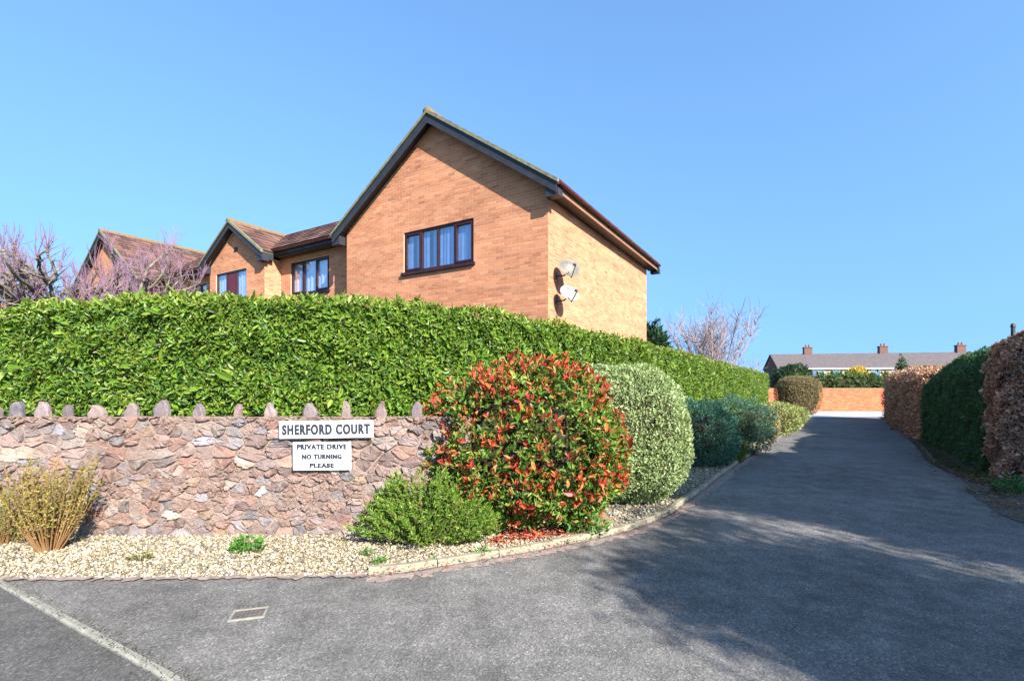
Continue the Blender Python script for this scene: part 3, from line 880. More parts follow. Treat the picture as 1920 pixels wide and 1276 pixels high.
# far block with the second big gable
X2, Y2 = -22.44, -.36
g2 = gable_top(X2, HW, ZE - .10, K)
wall_front(X2 - 3.35, X2 + 3.35, Y2, g2, [(X2 - 1.2, X2 + 1.2, Z(3.1), Z(4.2))], apex=X2, zfrom=3.0)
wall_side(X2 + 3.35, Y2 + .224, 7.9, WZ, 1, 3.4, ext=.22)
wall_side(X2 - 3.35, Y2 + .22, 7.9, WZ, -1, brick=False)
MB().prism([(X2 - 3.13, ZB), (X2 + 3.13, ZB), (X2 + 3.13, WZ), (X2, g2(X2) - .05), (X2 - 3.13, WZ)], 7.60, 7.82).build('wall', M['mortar'], bld)
for s in (-1, 1):
    slope((X2 + s * HW, Y2 - .23, ZE), (X2 + s * HW, 8.2, ZE), (X2, 8.2, ZE + K * HW), (X2, Y2 - .23, ZE + K * HW))
barge(X2, HW, ZE, K, Y2 - .27)
ridge(X2, ZE + K * HW, Y2 - .30, 8.2)
MB().box(X2 + 3.65, X2 + 3.675, Y2 - .03, 8.1, ZE - .21, ZE - .03).build('fascia', M['wood_dark'], bld)
gutter([(X2 + 3.745, Y2 - .3, ZE - .035), (X2 + 3.745, 8.2, ZE - .035)])
window(X2 - 1.2, X2 + 1.2, Z(3.1), Z(4.2), Y2, 4, blind='slats')

# satellite dishes on the right wall
def dish(v, zr, mat, label, yaw, w=.27, h=.25):
    p = Matrix.Rotation(A_H, 4, 'Z') @ Vector((0, v, 0)) + Vector((.82, 11.0, Z(zr)))
    t = thing('satellite_dish', label, 'satellite dish', p, A_H, 'satellite dishes on the side wall')
    br = MB(); br.box(.002, .012, -.045, .045, -.09, .07); br.tube([(.01, 0, -.02), (.22, 0, -.02), (.26, 0, .03), (.26, 0, .10)], .019, 8)
    br.build('bracket', M['dark_metal'], t)
    Mx = Matrix.Translation((.30, 0, .10)) @ Matrix.Rotation(yaw, 4, 'Z') @ Matrix.Rotation(R(-25), 4, 'Y')
    d = MB(); rs = 7; sg = 28; vs = []
    for s_, off in ((1, 0), (0, -.012)):
        for i in range(rs + 1):
            r = i / rs
            for k in range(sg):
                q = 2 * math.pi * k / sg
                vs.append(Mx @ Vector((.10 * r * r - .02 + off, w * r * math.cos(q), h * r * math.sin(q))))
    fs = []; n1 = (rs + 1) * sg
    for b in (0, n1):
        for i in range(rs):
            for k in range(sg):
                f = (b + i * sg + k, b + i * sg + (k + 1) % sg, b + (i + 1) * sg + (k + 1) % sg, b + (i + 1) * sg + k)
                fs.append(f if b == 0 else f[::-1])
    for k in range(sg): fs.append((rs * sg + k, rs * sg + (k + 1) % sg, n1 + rs * sg + (k + 1) % sg, n1 + rs * sg + k))
    d.add(vs, fs).build('reflector', mat, t, True)
    a = MB(); tipp = Mx @ Vector((.36, 0, -.13)); a.tube([Mx @ Vector((-.03, 0, -.02)), Mx @ Vector((.05, 0, -h - .015)), tipp], .012, 6)
    a.build('feed_arm', M['dark_metal'], t)
    l = MB(); l.tube([tipp - (Mx.to_3x3() @ Vector((.03, 0, -.03))), Mx @ Vector((.30, 0, -.09)), Mx @ Vector((.285, 0, -.082))], [.026, .034, .03], 10)
    l.build('receiver', M['dark_metal'], t, True)
    c = MB(); c.tube([(.03, 0, -.05), (.012, .02, -.3), (.010, .03, -1.6)], .005, 5); c.build('cable', M['dark_metal'], t)
dish(.42, 2.60, M['dish_grey'], 'upper of two dishes on the side wall, weathered beige reflector', R(-38))
dish(.40, 2.02, M['dish_white'], 'lower of two dishes on the side wall, whiter reflector', R(-30), .25, .21)

# ------------------------------------------------------------------ hedges
def hedge(name, label, path, z0, thick, r, spec, side=-1, group=None, mat='leaf_gloss', ncore=True, back=.25, amp=.05, zgrow=0.0):
    """path: smooth (x,y,ztop) line of the front face; the hedge body lies to its left (side=1) or right (side=-1, looking along the path)"""
    path = np.asarray(path, dtype=float)
    xy = path[:, :2]; t = np.gradient(xy, axis=0); t /= np.linalg.norm(t, axis=1)[:, None]
    out = np.stack([t[:, 1], -t[:, 0]], 1) * side                   # outward from the front face
    s = np.concatenate([[0], np.cumsum(np.linalg.norm(np.diff(xy, axis=0), axis=1))])
    mid = xy - out * thick / 2
    root = thing(name, label, 'hedge', (float(mid[len(mid) // 2, 0]), float(mid[len(mid) // 2, 1]), 0), 0, group)
    b = np.array(root.location)
    # cross-section in (o: outward offset from the mid line, z below top): polyline with normals
    def section(H):
        w = thick / 2; pts = []; nn = []
        for z in np.linspace(z0, H - r, 10): pts.append((w, z)); nn.append((1, 0))
        for q in np.linspace(.1, 1.47, 6): pts.append((w - r + r * math.cos(q), H - r + r * math.sin(q))); nn.append((math.cos(q), math.sin(q)))
        for o in np.linspace(w - r, -w + r, 5): pts.append((o, H)); nn.append((0, 1))
        for q in np.linspace(1.67, 3.04, 6): pts.append((-w + r + r * math.cos(q), H - r + r * math.sin(q))); nn.append((math.cos(q), math.sin(q)))
        for z in np.linspace(H - r, z0, 10): pts.append((-w, z)); nn.append((-1, 0))
        return np.array(pts), np.array(nn)
    # inner twigs
    if ncore:
        inset = .13; vs = []; idx = np.linspace(0, len(xy) - 1, max(8, len(xy) // 2)).astype(int); m = 0
        for j, i in enumerate(idx):
            pts, nn = section(path[i, 2]); pts = pts - nn * inset
            ta = t[i] * (inset if j == 0 else (-inset if j == len(idx) - 1 else 0))
            for o, z in pts: q = mid[i] + out[i] * o + ta; vs.append((q[0] - b[0], q[1] - b[1], z))
            m = len(pts)
        fs = [(j * m + k, j * m + k + 1, (j + 1) * m + k + 1, (j + 1) * m + k) for j in range(len(idx) - 1) for k in range(m - 1)]
        fs += [tuple(range(m)), tuple(range(len(idx) * m - 1, (len(idx) - 1) * m - 1, -1))]
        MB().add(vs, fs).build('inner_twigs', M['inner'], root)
    # leaves on the faces
    n = spec['n']
    dens = spec.get('dens', lambda x, y: np.ones_like(x))
    S_ = rng.uniform(0, s[-1], n * 4)
    X = np.interp(S_, s, xy[:, 0]); Y = np.interp(S_, s, xy[:, 1])
    w = dens(X, Y); keep = rng.uniform(0, 1, len(S_)) < w / w.max()
    S_ = S_[keep][:n]; n = len(S_)
    f = lambda a: np.interp(S_, s, a)
    H = f(path[:, 2])
    ref = float(np.mean(path[:, 2])); pts, nn = section(ref)
    seg = np.linalg.norm(np.diff(pts, axis=0), axis=1)
    wt = seg * np.where(nn[:-1, 0] < -.3, back, 1.0)
    k = rng.choice(len(seg), n, p=wt / wt.sum()); u = rng.uniform(0, 1, n)[:, None]
    pp = pts[k] * (1 - u) + pts[k + 1] * u; no = nn[k] * (1 - u) + nn[k + 1] * u
    zz = np.where(pp[:, 1] > ref - r, pp[:, 1] + H - ref, z0 + (pp[:, 1] - z0) * (H - r - z0) / (ref - r - z0))
    O = np.stack([f(out[:, 0]), f(out[:, 1])], 1)
    P = np.concatenate([np.stack([f(mid[:, 0]), f(mid[:, 1])], 1) + O * pp[:, :1], zz[:, None]], 1)
    N = np.concatenate([O * no[:, :1], no[:, 1:]], 1)
    # leaves on the two ends
    for e, sg in ((0, -1), (-1, 1)):
        m = int(spec.get('endn', 0.5) * n * thick / s[-1])
        o = rng.uniform(-thick / 2, thick / 2, m); hz_ = path[e, 2]
        z = rng.uniform(z0, hz_, m) ; z = np.minimum(z, hz_ - r + np.sqrt(np.maximum(0, r * r - np.maximum(0, np.abs(o) - thick / 2 + r) ** 2)))
        q = mid[e] + out[e] * o[:, None]
        P = np.concatenate([P, np.concatenate([q, z[:, None]], 1)]); N = np.concatenate([N, np.tile([t[e, 0] * sg, t[e, 1] * sg, .1], (m, 1))])
    n = len(P)
    n1, n2 = SNoise(1.1, seed=11), SNoise(3.2, seed=12)
    lump = n1(P) * amp * .7 + n2(P) * amp * .6
    dep = rng.exponential(spec.get('depth', .05), n)
    P = P + N * (lump - dep)[:, None]
    L = spec['L'] * np.exp(rng.normal(0, .34, n)); W = L * spec['ratio'] * np.exp(rng.normal(0, .15, n))
    tip = unit(N * spec.get('out', .5) + rng.normal(0, 1, (n, 3)) * spec.get('rand', .7) + np.array([0, 0, spec.get('up', .3)]))
    nrm = unit(N * 1.0 + rng.normal(0, .46, (n, 3)) + np.array([0, 0, .35]))
    c = pick(spec['pal'], n, spec.get('wts'), .15)
    c = c * np.exp(.10 * n2(P * .8))[:, None]
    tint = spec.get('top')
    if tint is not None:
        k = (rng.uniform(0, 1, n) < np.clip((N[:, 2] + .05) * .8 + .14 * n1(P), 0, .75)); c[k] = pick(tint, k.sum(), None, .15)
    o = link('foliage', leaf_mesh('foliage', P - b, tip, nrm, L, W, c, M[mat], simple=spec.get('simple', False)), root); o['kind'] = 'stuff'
    return root

laurel = dict(n=330000, L=.057, ratio=.40, pal=[(.105, .192, .018), (.074, .152, .016), (.145, .220, .024), (.038, .088, .013), (.185, .240, .036), (.14, .09, .03)], wts=[4, 3.3, 2.8, 2.2, 1.3, .12],
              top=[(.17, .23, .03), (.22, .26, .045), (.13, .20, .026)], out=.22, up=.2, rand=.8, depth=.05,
              dens=lambda x, y: np.clip(7.0 / np.hypot(x, y), .1, 1) ** 1.3)
hedge('laurel_hedge', 'long bright green clipped hedge rising behind the stone wall and running up the drive', HP, 0.0, 1.25, .16, laurel, side=1, amp=.05, back=.12)

yewp = dict(n=60000, L=.05, ratio=.42, pal=[(.055, .13, .062), (.072, .16, .074), (.040, .095, .046), (.095, .18, .082)], out=.5, up=.3, rand=.7, depth=.04, simple=True)
yp = catmull([(8.75, 8.95, 2.36), (9.25, 9.75, 2.47), (10.3, 11.4, 2.42), (11.4, 13.2, 2.25), (11.75, 13.9, 2.0)], 8)
hedge('yew_hedge', 'dark green hedge with rounded top between two brown hedges right of the drive', yp, 0.0, 1.9, .75, yewp, side=-1, mat='leaf_matt', amp=.05)
beech = dict(n=70000, L=.046, ratio=.55, pal=[(.46, .27, .19), (.55, .35, .25), (.36, .20, .14), (.60, .44, .34), (.26, .15, .105)], wts=[4, 3, 3, 1.6, 1.2], out=.3, up=-.1, rand=.9, depth=.05)
bp = catmull([(14.5, 5.6, 2.5), (12.0, 6.4, 2.5), (9.9, 7.1, 2.5), (8.75, 7.65, 2.5), (8.36, 8.2, 2.5), (8.65, 8.85, 2.4)], 10)
beech['dens'] = lambda x, y: np.clip((11.5 - x) / 2.0, .15, 1)
hedge('beech_hedge', 'russet brown leaved hedge at right edge nearest the camera', bp, 0.0, 1.4, .3, beech, side=-1, group='brown beech hedges', mat='leaf_dry', amp=.07)
beech2 = dict(beech, n=36000, L=.07); beech2.pop('dens')
bp2 = catmull([(11.9, 14.1, 2.1), (13.4, 16.6, 2.18), (15.6, 19.9, 2.2), (18.4, 24.0, 2.2)], 8)
hedge('beech_hedge', 'far brown hedge just beyond the dark green rounded hedge', bp2, 0.0, 1.5, .35, beech2, side=-1, group='brown beech hedges', mat='leaf_dry', amp=.08)

# ------------------------------------------------------------------ shrubs
def sphere_dirs(n, zmin=-1):
    z = rng.uniform(zmin, 1, n); a = rng.uniform(0, 6.283, n); r = np.sqrt(np.maximum(0, 1 - z * z))
    return np.stack([r * np.cos(a), r * np.sin(a), z], 1)
def blob(name, label, cx, cy, rx, ry, h, spec, zc=.45, cat='shrub', group=None, mat='leaf_gloss', core=.8, amp=.07, power=2.4, stems=9, z0=0.0, nf=1.6):
    """a dome of leaves on stems. zc: height of the widest point as a share of h"""
    root = thing(name, label, cat, (cx, cy, z0), 0, group)
    nz, ny = SNoise(nf / max(rx, .3) * .6, seed=int(abs(cx * 977 + cy * 131)) % 9999), SNoise(nf * 2.3 / max(rx, .3) * .6, seed=3 + int(abs(cx * 571)) % 999)
    def surf(D, inset=1.0, lump=True):
        # superellipsoid with the lower half squashed
        k = (np.abs(D[:, 0]) ** power + np.abs(D[:, 1]) ** power + np.abs(D[:, 2]) ** power) ** (-1 / power)
        Q = D * k[:, None]
        up = np.where(D[:, 2] > 0, h * (1 - zc), h * zc)
        P = np.stack([Q[:, 0] * rx, Q[:, 1] * ry, Q[:, 2] * up], 1) * inset
        if lump: P = P * (1 + amp * .7 * nz(P) + amp * .5 * ny(P))[:, None]
        P[:, 2] += h * zc
        return P
    if core:
        bm = bmesh.new(); bmesh.ops.create_icosphere(bm, subdivisions=3, radius=1)
        D = np.array([v.co[:] for v in bm.verts]); Pc = surf(D, core)
        for v, p in zip(bm.verts, Pc): v.co = (p[0], p[1], max(.02, p[2]))
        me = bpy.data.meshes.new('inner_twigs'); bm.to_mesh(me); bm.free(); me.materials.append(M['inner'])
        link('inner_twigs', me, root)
    if stems:
        mb = MB()
        for i in range(stems):
            a = rng.uniform(0, 6.28); r = rng.uniform(.25, .75)
            e = Vector((math.cos(a) * rx * r, math.sin(a) * ry * r, h * rng.uniform(.4, .75)))
            mb.tube([(math.cos(a) * .06, math.sin(a) * .06, -.03), e * .4 + Vector((rng.normal(0, .03), rng.normal(0, .03), 0)), e], [.018, .013, .006], 5)
        mb.build('stem', M['bark'], root)
    n = spec['n']
    D = sphere_dirs(n, spec.get('zmin', -.95))
    P = surf(D); N = unit(D * np.array([1 / rx, 1 / ry, 1 / (h * .55)]))
    P = P - N * rng.exponential(spec.get('depth', .05), n)[:, None]
    P[:, 2] = np.maximum(P[:, 2], .02)
    cl = spec.get('cluster')
    if cl:
        m = n // cl; P = np.repeat(P[:m], cl, 0); N = np.repeat(N[:m], cl, 0)
        n = len(P); N0 = N.copy()
        P = P + rng.normal(0, .008, (n, 3))
    L = spec['L'] * np.exp(rng.normal(0, .22, n)); W = L * spec['ratio'] * np.exp(rng.normal(0, .12, n))
    tip = unit(N * spec.get('out', .5) + rng.normal(0, 1, (n, 3)) * spec.get('rand', .7) + np.array([0, 0, spec.get('up', .3)]))
    nrm = unit(N * .8 + rng.normal(0, .6, (n, 3)) + np.array([0, 0, .4]))
    c = pick(spec['pal'], n, spec.get('wts'), spec.get('jit', .16)) * np.exp(.1 * ny(P))[:, None]
    alt = spec.get('alt')
    if alt:
        f = spec['altf'](P, N)
        if cl: pick_ = np.repeat(rng.uniform(0, 1, n // cl), cl) < f[::cl].repeat(cl)
        else: pick_ = rng.uniform(0, 1, n) < f
        c[pick_] = pick(alt, pick_.sum(), None, .2)
        P[pick_] += N[pick_] * spec.get('altout', 0)
    o = link('foliage', leaf_mesh('foliage', P, tip, nrm, L, W, c, M[mat], simple=spec.get('simple', False)), root); o['kind'] = 'stuff'
    return root

# photinia with red young growth
n_ph = SNoise(1.3, seed=77)
ph = dict(n=36000, L=.062, ratio=.40, cluster=5, depth=.10, out=.55, up=.35, rand=.62, zmin=-.9,
          pal=[(.065, .140, .018), (.095, .180, .024), (.140, .215, .030), (.038, .085, .016), (.24, .25, .04), (.27, .20, .05)], wts=[4, 3, 2.6, 1.8, 2.0, 1.0],
          alt=[(.36, .045, .020), (.40, .085, .025), (.27, .030, .020), (.42, .15, .035), (.44, .04, .04), (.30, .12, .04)],
          altf=lambda P, N: np.clip(.20 + .10 * N[:, 2].clip(-.2, 1) + .13 * n_ph(P), .05, .6), altout=.045)
blob('photinia_bush', 'large rounded bush of glossy green leaves tipped bright red', 0.12, 5.76, 1.22, .98, 1.86, ph, zc=.40, cat='bush', core=.60, amp=.10, power=2.35, stems=16)
vg = dict(n=46000, L=.040, ratio=.55, depth=.03, out=.5, up=.4, rand=.7, simple=True, pal=[(.25, .31, .13), (.31, .36, .17), (.19, .27, .10), (.39, .42, .24), (.14, .21, .08)], wts=[4, 3, 3, 1.5, 1.5])
blob('variegated_bush', 'tall dome of small pale cream and green leaves behind the red tipped bush', 1.52, 7.02, .93, .95, 1.90, vg, zc=.42, cat='bush', mat='leaf_matt', core=.86, amp=.05, power=2.6)
bl = dict(n=16000, L=.055, ratio=.3, depth=.06, out=.8, up=.35, rand=.6, simple=True, pal=[(.045, .13, .095), (.065, .165, .115), (.032, .09, .07), (.09, .19, .13)])
blob('juniper_bush', 'dark blue green spreading shrub beside the pale variegated dome', 3.85, 9.95, .72, .72, 1.30, bl, mat='leaf_matt', group='blue green conifer shrubs', amp=.12, core=.62)
bl2 = dict(bl, n=14000, pal=[(.050, .13, .088), (.085, .175, .115), (.038, .10, .062), (.115, .21, .14)])
blob('juniper_bush', 'feathery blue green shrub farther up the drive, next to the pinkish shrub', 5.45, 11.7, .72, .7, 1.28, bl2, mat='leaf_matt', group='blue green conifer shrubs', amp=.2, core=.55, nf=2.2)
blob('olive_shrub', 'small upright olive yellow shrub at the kerb between blue green shrubs', 4.83, 10.35, .14, .16, .52, dict(n=1500, L=.045, ratio=.35, depth=.03, out=.4, up=.8, rand=.5, simple=True, pal=[(.12, .15, .02), (.17, .19, .03), (.09, .12, .02)]), mat='leaf_matt', core=.7, stems=3)
yl = dict(n=5000, L=.065, ratio=.5, depth=.04, out=.5, up=.4, rand=.7, simple=True, pal=[(.24, .28, .08), (.30, .33, .12), (.18, .23, .06), (.36, .37, .17)])
blob('pinkish_shrub', 'low pinkish shrub beyond the blue green shrubs by the kerb', 7.35, 14.5, .55, .6, .98, dict(yl, pal=[(.26, .20, .10), (.30, .26, .13), (.22, .24, .08), (.32, .20, .14)]), mat='leaf_matt')
blob('yellow_shrub', 'yellow green mounded shrub beside the kerb below the end of the hedge', 8.85, 16.4, .75, .75, 1.08, yl, mat='leaf_matt', group='yellow green kerb shrubs')
blob('yellow_shrub', 'smallest and farthest yellow green shrub before the drive ends', 11.6, 20.4, .7, .7, .85, dict(yl, n=3500), mat='leaf_matt', group='yellow green kerb shrubs')
tp = dict(n=11000, L=.07, ratio=.5, depth=.05, out=.45, up=.2, rand=.8, simple=True, pal=[(.20, .15, .075), (.17, .17, .06), (.25, .17, .095), (.13, .14, .05), (.29, .20, .12)])
blob('clipped_bush', 'brown green clipped round bush at the far end of the long hedge', 16.6, 28.2, 1.12, 1.0, 2.2, tp, zc=.6, mat='leaf_matt', power=3.2, core=.88, amp=.03, cat='bush')

def shoot_bush(name, label, cx, cy, rx, ry, h, nshoot, per, L, ratio, pal, wts, stem_mat, mat='leaf_matt', cat='shrub', upr=1.1, start=.25, leaves_out=.6, srad=.006, dome=True, lean=0.0, plumes=0):
    """upright shoots fanning from the base, set with small leaves"""
    root = thing(name, label, cat, (cx, cy, 0))
    mb = MB(); Pl = []; Tl = []; Sl = []
    for i in range(nshoot):
        a = rng.uniform(0, 6.283); q = math.sqrt(rng.uniform(0, 1))
        hh = h * (math.sqrt(max(.06, 1 - (q * .92) ** 2)) if dome else rng.uniform(.6, 1)) * rng.uniform(.8, 1.04)
        if plumes:
            if i == 0:
                pq = [(rng.uniform(0, 6.283), math.sqrt(rng.uniform(0, 1)), rng.uniform(.62, 1.08)) for _ in range(plumes)]
            pa, pr, ph_ = pq[i % plumes]
            a = math.atan2(math.sin(pa) * pr + rng.normal(0, .13), math.cos(pa) * pr + rng.normal(0, .13)); q = math.hypot(math.sin(pa) * pr, math.cos(pa) * pr) + rng.normal(0, .09)
            hh = h * math.sqrt(max(.10, 1 - (q * .90) ** 2)) * ph_ * rng.uniform(.82, 1.06)
        e = np.array([math.cos(a) * rx * q + lean * hh, math.sin(a) * ry * q, hh])
        b = np.array([math.cos(a) * rx * q * .16, math.sin(a) * ry * q * .16, -.02])
        m = b * .5 + e * .5 + np.array([math.cos(a) * rx * .10 * q, math.sin(a) * ry * .10 * q, -hh * .05 * upr]) + rng.normal(0, .02, 3)
        ts = np.linspace(0, 1, 6)
        C = [(1 - u) ** 2 * b + 2 * u * (1 - u) * m + u * u * e for u in ts]
        mb.tube(C, [srad * (1.25 - u) for u in ts], 4, False)
        u = rng.uniform(start, 1, per) ** .8
        for uu in u:
            p = (1 - uu) ** 2 * b + 2 * uu * (1 - uu) * m + uu * uu * e
            Pl.append(p); Tl.append((e - m))
    mb.build('stem', stem_mat, root)['kind'] = 'stuff'
    P = np.array(Pl); T = unit(np.array(Tl)); n = len(P)
    tip = unit(T * .75 + rng.normal(0, leaves_out, (n, 3)))
    o = link('foliage', leaf_mesh('foliage', P, tip, rng.normal(0, 1, (n, 3)), L * np.exp(rng.normal(0, .25, n)), L * ratio, pick(pal, n, wts, .16), M[mat], simple=True), root); o['kind'] = 'stuff'
    return root
# soft green feathery bush made of several plumes
gp = [(.11, .21, .022), (.155, .25, .03), (.08, .165, .02), (.22, .28, .05), (.24, .21, .07)]
shoot_bush('feathery_bush', 'bright green feathery low bush in front of the red tipped bush', -.84, 4.98, .72, .44, .82, 460, 75, .046, .30, gp, [4, 3, 3, 2, .7], M['bark'], start=.10, leaves_out=.42, srad=.004, cat='bush', plumes=36)
shoot_bush('fuchsia_shrub', 'twiggy yellowish shrub of bare tan stems at left end of wall', -4.50, 4.72, .50, .36, .98, 105, 44, .032, .45, [(.24, .20, .045), (.19, .17, .04), (.28, .24, .06), (.16, .12, .05)], None, M['twig_tan'], start=.3, leaves_out=.9, srad=.0048, dome=False)
shoot_bush('low_shrub', 'low dry bush at left picture edge beside the twiggy yellowish shrub', -5.15, 4.95, .42, .28, .58, 80, 26, .03, .42, [(.16, .17, .045), (.12, .14, .04), (.20, .18, .06)], None, M['twig_tan'], start=.2, leaves_out=.9, srad=.004)

def weed(px, py, w, h, label, pal, n=90, L=.06, name='weed_plant', group=None):
    x, y = G(px, py)
    root = thing(name, label, 'weed', (x, y, .01), 0, group)
    a = rng.uniform(0, 6.28, n); q = np.sqrt(rng.uniform(0, 1, n))
    P = np.stack([np.cos(a) * q * w / 2, np.sin(a) * q * w / 3, h * rng.uniform(.05, .95, n) * (1 - .55 * q)], 1)
    T = np.stack([np.cos(a) * .7, np.sin(a) * .7, rng.uniform(.1, 1.0, n)], 1) + rng.normal(0, .35, (n, 3))
    o = link('foliage', leaf_mesh('foliage', P, T, rng.normal(0, .5, (n, 3)) + np.array([0, -.3, 1]), L * np.exp(rng.normal(0, .25, n)), L * .42, pick(pal, n, None, .18), M['leaf_gloss']), root); o['kind'] = 'stuff'
    mb = MB()
    for i in range(8):
        k = rng.integers(n); mb.tube([(0, 0, -.01), tuple(P[k] * .55), tuple(P[k])], [.004, .003, .002], 4)
    mb.build('stem', M['bark'], root)
GREEN = [(.07, .19, .025), (.10, .24, .035), (.05, .14, .02)]
weed(464, 1036, .30, .19, 'small vivid green leafy plant on the cream gravel below the signs', GREEN, 170, .055)
weed(264, 1052, .20, .10, 'dry olive weed on the gravel between twiggy shrub and vivid green plant', [(.17, .16, .05), (.22, .19, .08), (.12, .14, .04)], 80, .04)
weed(690, 1044, .10, .12, 'spindly weed at left foot of the feathery bush', GREEN, 60, .03)
weed(712, 1060, .13, .08, 'low bright green weed at the start of the pale kerb', GREEN, 90, .03)
weed(812, 1058, .07, .08, 'small weed growing against the kerb under the feathery bush', GREEN, 45, .03)
weed(905, 1044, .13, .10, 'green weed at the kerb between feathery bush and red tipped bush', GREEN, 80, .035)
weed(1893, 928, .40, .34, 'green weed at the foot of the nearest brown hedge', [(.03, .12, .035), (.05, .16, .05), (.025, .09, .03)], 220, .07)
weed(1100, 1002, .45, .28, 'low green sprawling plant at right foot of the red tipped bush', GREEN, 260, .06)
weed(1712, 812, .5, .16, 'weeds along the right kerb before the far brown hedge', GREEN, 120, .06)

# fallen leaves
def litter(name, label, pts, n, spread, L, pal):
    P = np.array([pts[i] for i in rng.integers(0, len(pts), n)]) + rng.normal(0, spread, (n, 2))
    P = np.concatenate([P, rng.uniform(.014, .07, (n, 1)) ** 1.0], 1)
    o = link(name, leaf_mesh(name, P, np.concatenate([rng.normal(0, 1, (n, 2)), rng.normal(0, .12, (n, 1))], 1), np.concatenate([rng.normal(0, .3, (n, 2)), np.ones((n, 1))], 1),
                             L * np.exp(rng.normal(0, .3, n)), L * .5, pick(pal, n, None, .25), M['leaf_dry']))
    tag(o, label, 'leaf litter', kind='stuff')
RED = [(.42, .05, .03), (.36, .08, .05), (.28, .06, .04), (.45, .16, .06)]
litter('fallen_leaves', 'red fallen leaves under the red tipped bush', [G(x, y) for x, y in ((940, 1018), (980, 1012), (1010, 1006), (1050, 1002), (1080, 998), (1120, 992))], 420, .07, .05, RED)
P0 = [tuple(p) for p in lk[(lk[:, 1] < 9)] + np.array([.05, -.05])]
litter('fallen_leaves', 'brown leaf scraps along the left kerb of the drive', P0, 420, .055, .026, [(.22, .13, .09), (.30, .18, .12), (.16, .10, .07), (.40, .06, .04)])
P1 = [tuple(p) for p in rk[rk[:, 1] < 14]]
litter('fallen_leaves', 'brown fallen leaves along the right kerb below the brown hedges', P1, 1500, .13, .04, [(.20, .12, .08), (.28, .17, .11), (.13, .08, .05)])
P2 = [tuple(e0 + ed * q + en * .02) for q in np.linspace(0, 2.8, 20)]
P3 = [G(*p) for p in ((1830, 922), (1850, 930), (1870, 945), (1890, 955), (1905, 970), (1900, 935), (1880, 925), (1915, 950))]
litter('fallen_leaves', 'brown leaf litter on the dark mossy patch at right edge of the drive', P3, 700, .12, .035, [(.20, .12, .08), (.28, .17, .11), (.13, .08, .05), (.10, .10, .04)])
litter('ground_cover', 'low green ground cover and moss along the right verge below the hedges', [tuple(p + np.array([.14, -.06])) for p in rk[(rk[:, 1] < 19) & (rk[:, 1] > 7.2)]], 2600, .10, .045, [(.05, .10, .03), (.08, .12, .035), (.035, .07, .025), (.12, .10, .05)])
litter('moss', 'moss and crumbs along the pale concrete edging strip', P2, 420, .035, .014, [(.07, .08, .03), (.10, .09, .05), (.05, .055, .03)])

# ------------------------------------------------------------------ inspection cover
cx, cy = G(467, 1151)
ic = thing('inspection_cover', 'small rusty inspection cover with pale frame set in the asphalt', 'drain cover', (cx, cy, 0), R(16))
mb = MB(); w, d = .098, .068; q = .016
mb.box(-w - q, w + q, -d - q, -d, -.02, .010); mb.box(-w - q, w + q, d, d + q, -.02, .010); mb.box(-w - q, -w, -d, d, -.02, .010); mb.box(w, w + q, -d, d, -.02, .010)
mb.build('frame', M['concrete'], ic)
mb = MB(); mb.box(-w + .003, w - .003, -d + .003, d - .003, -.02, .0045)
for i in range(6):
    for j in range(4): mb.box(-w + .014 + i * .029, -w + .031 + i * .029, -d + .010 + j * .031, -d + .028 + j * .031, .0045, .0075)
mb.build('lid', M['rust'], ic)

# ------------------------------------------------------------------ bare trees
def grow(mb, p, d, L, r, seg=5, wig=.12, up=.0, end=.6, sides=6):
    pts = [np.array(p, dtype=float)]; d = np.array(d, dtype=float); d /= np.linalg.norm(d); rad = [r]
    for i in range(seg):
        d = d + rng.normal(0, wig, 3) + np.array([0, 0, up]); d /= np.linalg.norm(d)
        pts.append(pts[-1] + d * L / seg); rad.append(r * (1 - (1 - end) * (i + 1) / seg))
    mb.tube(pts, rad, sides)
    return pts, d
# pollarded tree on the left
tx, ty = -9.35, 10.6
pt = thing('pollarded_tree', 'lichened pollarded tree with purple upright shoots behind left end of hedge', 'tree', (tx, ty, 0))
tr = MB(); lb = MB(); sh = MB()
grow(tr, (0, 0, -.1), (0, 0, 1), 2.75, .19, 6, .04, 0, .85, 10)
tr.build('trunk', M['bark_lichen'], pt, True)
knobs = []
for i in range(24):
    a = i * 2.4 + rng.uniform(-.3, .3); el = rng.uniform(.10, .70)
    pts, d = grow(lb, (0, 0, 2.35 + .018 * i), (math.cos(a) * math.cos(el), math.sin(a) * math.cos(el) * .8, math.sin(el)), rng.uniform(1.3, 2.3), .044, 6, .17, .06, .62, 7)
    for k in range(rng.integers(4, 7)):
        b = pts[rng.integers(3, 7)]
        dd = d + rng.normal(0, .65, 3); dd[2] = abs(dd[2]) * .6 + .12
        p2, d2 = grow(lb, b, dd, rng.uniform(.5, 1.15), .032, 5, .22, .07, .6, 6)
        knobs.append((p2[-1], d2))
        if rng.uniform() < .6:
            p3, d3 = grow(lb, p2[2], d2 + rng.normal(0, .7, 3), rng.uniform(.3, .7), .02, 4, .25, .07, .6, 5); knobs.append((p3[-1], d3))
        for kk in range(7):
            grow(lb, p2[rng.integers(1, 6)], rng.normal(0, 1, 3) + np.array([0, 0, .3]), rng.uniform(.2, .6), .010, 3, .3, .05, .4, 4)
    for kk in range(6):
        grow(lb, pts[rng.integers(1, 7)], rng.normal(0, 1, 3) + np.array([0, 0, .3]), rng.uniform(.2, .6), .013, 3, .3, .05, .4, 4)
